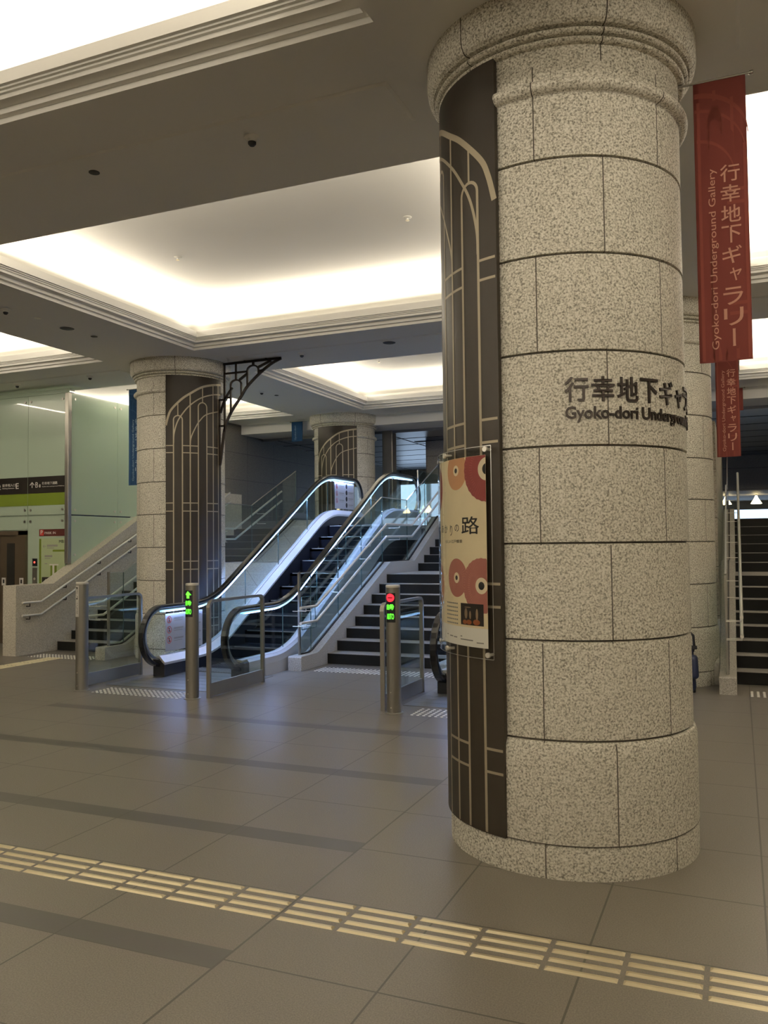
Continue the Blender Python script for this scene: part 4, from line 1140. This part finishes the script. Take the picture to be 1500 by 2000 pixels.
# ================================================================== upper concourse
m = MB(); m.box(-7.44, -7.19, 17.55, 17.80, RISE, 4.26, bev=.01); o = obj('square_pillar', m, 'steel'); tag(o, 'slim square steel pillar on the upper level behind the escalator top', 'pillar')
m = MB(); m.box(-7.02, -5.2, 19.3, 19.9, RISE, 4.2); struct('wall_pier', m, 'granite_wall')
m = MB(); m.box(-.43, -.245, 11.46, 16.2, 0, 3.2); struct('wall_pilaster', m, 'granite_wall')
for k, x in enumerate((-5.0, -2.2)):
    pass
for x in (-.35, .55):
    t = thing('pendant_lamp', 'small warm lamp under the far dark ceiling above the right stairs, ' + ('beside the handrails' if x < 0 else 'at the picture edge'), 'lamp', (x, 29.5, 2.9), 'lamps beyond the right stairs')
    m = MB(); m.lathe([(.03, 3.12), (.06, 3.04), (.17, 2.86), (.15, 2.85), (.0001, 2.87)], 20, (x, 29.5)); obj('lamp_shade', m, 'lamp', t)
    m = MB(); m.cyl(x, 29.5, 3.1, 3.15, .03, 12); obj('stem', m, 'steel', t)
# glass screens at the upper end of the escalator
gs = thing('glass_screen', 'clear glass screen standing beside the top end of the escalator', 'glass screen', (-5.55, 15.0, RISE))
for a, b in ((14.95, 15.5), (15.5, 16.1)):
    m = MB(); m.box(-5.605, -5.595, a + .005, b - .005, RISE, RISE + 1.02); obj('glass_pane', m, 'glass', gs)
m = MB(); m.box(-5.61, -5.59, 14.93, 14.955, RISE - .1, RISE + 1.03); obj('edge_post', m, 'steel_edge', gs)

# ================================================================== small ceiling fittings
def fitting(name, label, cat, x, y, z, prof, mat, parts=None, group=None):
    t = thing(name, label, cat, (x, y, z), group)
    m = MB(); m.lathe([(r, z - d) for r, d in prof], 24, (x, y)); obj('body', m, mat, t)
    if parts:
        for nm, pr, mt in parts:
            m = MB(); m.lathe([(r, z - d) for r, d in pr], 20, (x, y)); obj(nm, m, mt, t)
    return t
FLUSH = [(.04, 0), (.04, .005), (.03, .008), (.0001, .008)]
DROP = [(.055, 0), (.055, .008), (.035, .018), (.03, .035)]
HEAD = [('sensor_head', [(.028, .035), (.028, .048), (.016, .062), (.0001, .066)], 'grille')]
SPK = [(.10, 0), (.10, .004), (.09, .006)]
for lb, x, y in (('small smoke detector on the near beam, right of the other one', -3.01, 4.87), ('small smoke detector at the left end of the beam beside the column', -9.69, 10.67),
                 ('small smoke detector on the beam just right of the iron bracket', -5.8, 10.72), ('small smoke detector at the far left on the side beam', -7.88, 7.28), ('small smoke detector at the left picture edge near the glass wall', -11.27, 10.67),
                 ('small smoke detector on the cross beam beyond the iron bracket', -7.93, 13.12)):
    fitting('smoke_detector', lb, 'detector', x, y, ZC - (.012 if abs(y - 4.88) < .2 or abs(y - 10.78) < .2 else 0), DROP, 'paint', HEAD, 'ceiling detectors')
fitting('downlight', 'small round recessed fitting on the near beam, left of the other one', 'ceiling fitting', -4.37, 4.85, ZC - .012, FLUSH, 'grille')
fitting('downlight', 'small bright-centred round fitting on the side beam, left of the speaker', 'ceiling fitting', -7.83, 7.72, ZC, FLUSH, 'steel_bright')
fitting('downlight', 'small dark round fitting on the side beam, right of the speaker', 'ceiling fitting', -7.85, 8.72, ZC, [(.045, 0), (.045, .004), (.0001, .004)], 'grille')
fitting('downlight', 'small round fitting on the cross beam beyond the iron bracket', 'ceiling fitting', -7.90, 13.6, ZC, FLUSH, 'grille')
for lb, x, y in (('round ceiling speaker grille on the side beam between two coffers', -7.86, 8.24), ('round ceiling speaker grille on the beam above the escalator top', -4.4, 10.67)):
    fitting('ceiling_speaker', lb, 'speaker', x, y, ZC - (.012 if y > 10 else 0), SPK, 'paint', [('grille', [(.09, .006), (.085, .008), (.0001, .008)], 'grille')], 'ceiling speakers')
for lb, x, y in (('small sprinkler on the large lit coffer ceiling, left one', -6.08, 8.16), ('small sprinkler on the large lit coffer ceiling, right one', -3.14, 8.16), ('small sprinkler in the far lit coffer behind the beam', -6.14, 14.37)):
    fitting('sprinkler', lb, 'sprinkler', x, y, ZU, [(.045, 0), (.045, .005), (.03, .012), (.012, .014), (.012, .035)], 'paint_cove', [('deflector', [(.02, .035), (.02, .039), (.0001, .04)], 'brass')], 'coffer sprinklers')

# ================================================================== backpack by the half hidden column
bp = thing('backpack', 'navy blue bag on the floor, just peeking out from behind the big column', 'bag', (-.64, 9.9, 0))
def soft_bag(x0, x1, y0, y1, z0, z1, r, taper):
    bm = bmesh.new(); bmesh.ops.create_cube(bm, size=1)
    for v in bm.verts:
        k = 1 - taper * (v.co.z + .5)
        v.co = Vector(((x0 + x1) / 2 + v.co.x * (x1 - x0) * k, (y0 + y1) / 2 + v.co.y * (y1 - y0) * k, (z0 + z1) / 2 + v.co.z * (z1 - z0)))
    bmesh.ops.bevel(bm, geom=list(bm.edges), offset=r, segments=5, profile=.5, affect='EDGES')
    bm.verts.index_update(); mb_ = MB(); mb_.add([v.co[:] for v in bm.verts], [[v.index for v in f.verts] for f in bm.faces], 0, True); bm.free(); return mb_
obj('body', soft_bag(-.815, -.470, 9.83, 10.03, 0, .50, .06, .16), 'navy', bp)
obj('pocket', soft_bag(-.790, -.436, 9.77, 9.88, .16, .42, .04, .06), 'navy', bp)
m = MB(); m.tube([(-.50, 9.92, .44), (-.485, 9.92, .50), (-.49, 9.92, .62), (-.53, 9.92, .66), (-.60, 9.92, .64), (-.64, 9.92, .50)], .014, 8); obj('strap', m, 'black', bp, 'black strap')
m = MB(); m.box(-.515, -.455, 9.90, 9.94, .47, .51, bev=.006); obj('buckle', m, 'black', bp)
m = MB(); m.box(-.53, -.478, 9.86, 9.98, 0, .07, bev=.01); obj('foot', m, 'black', bp)
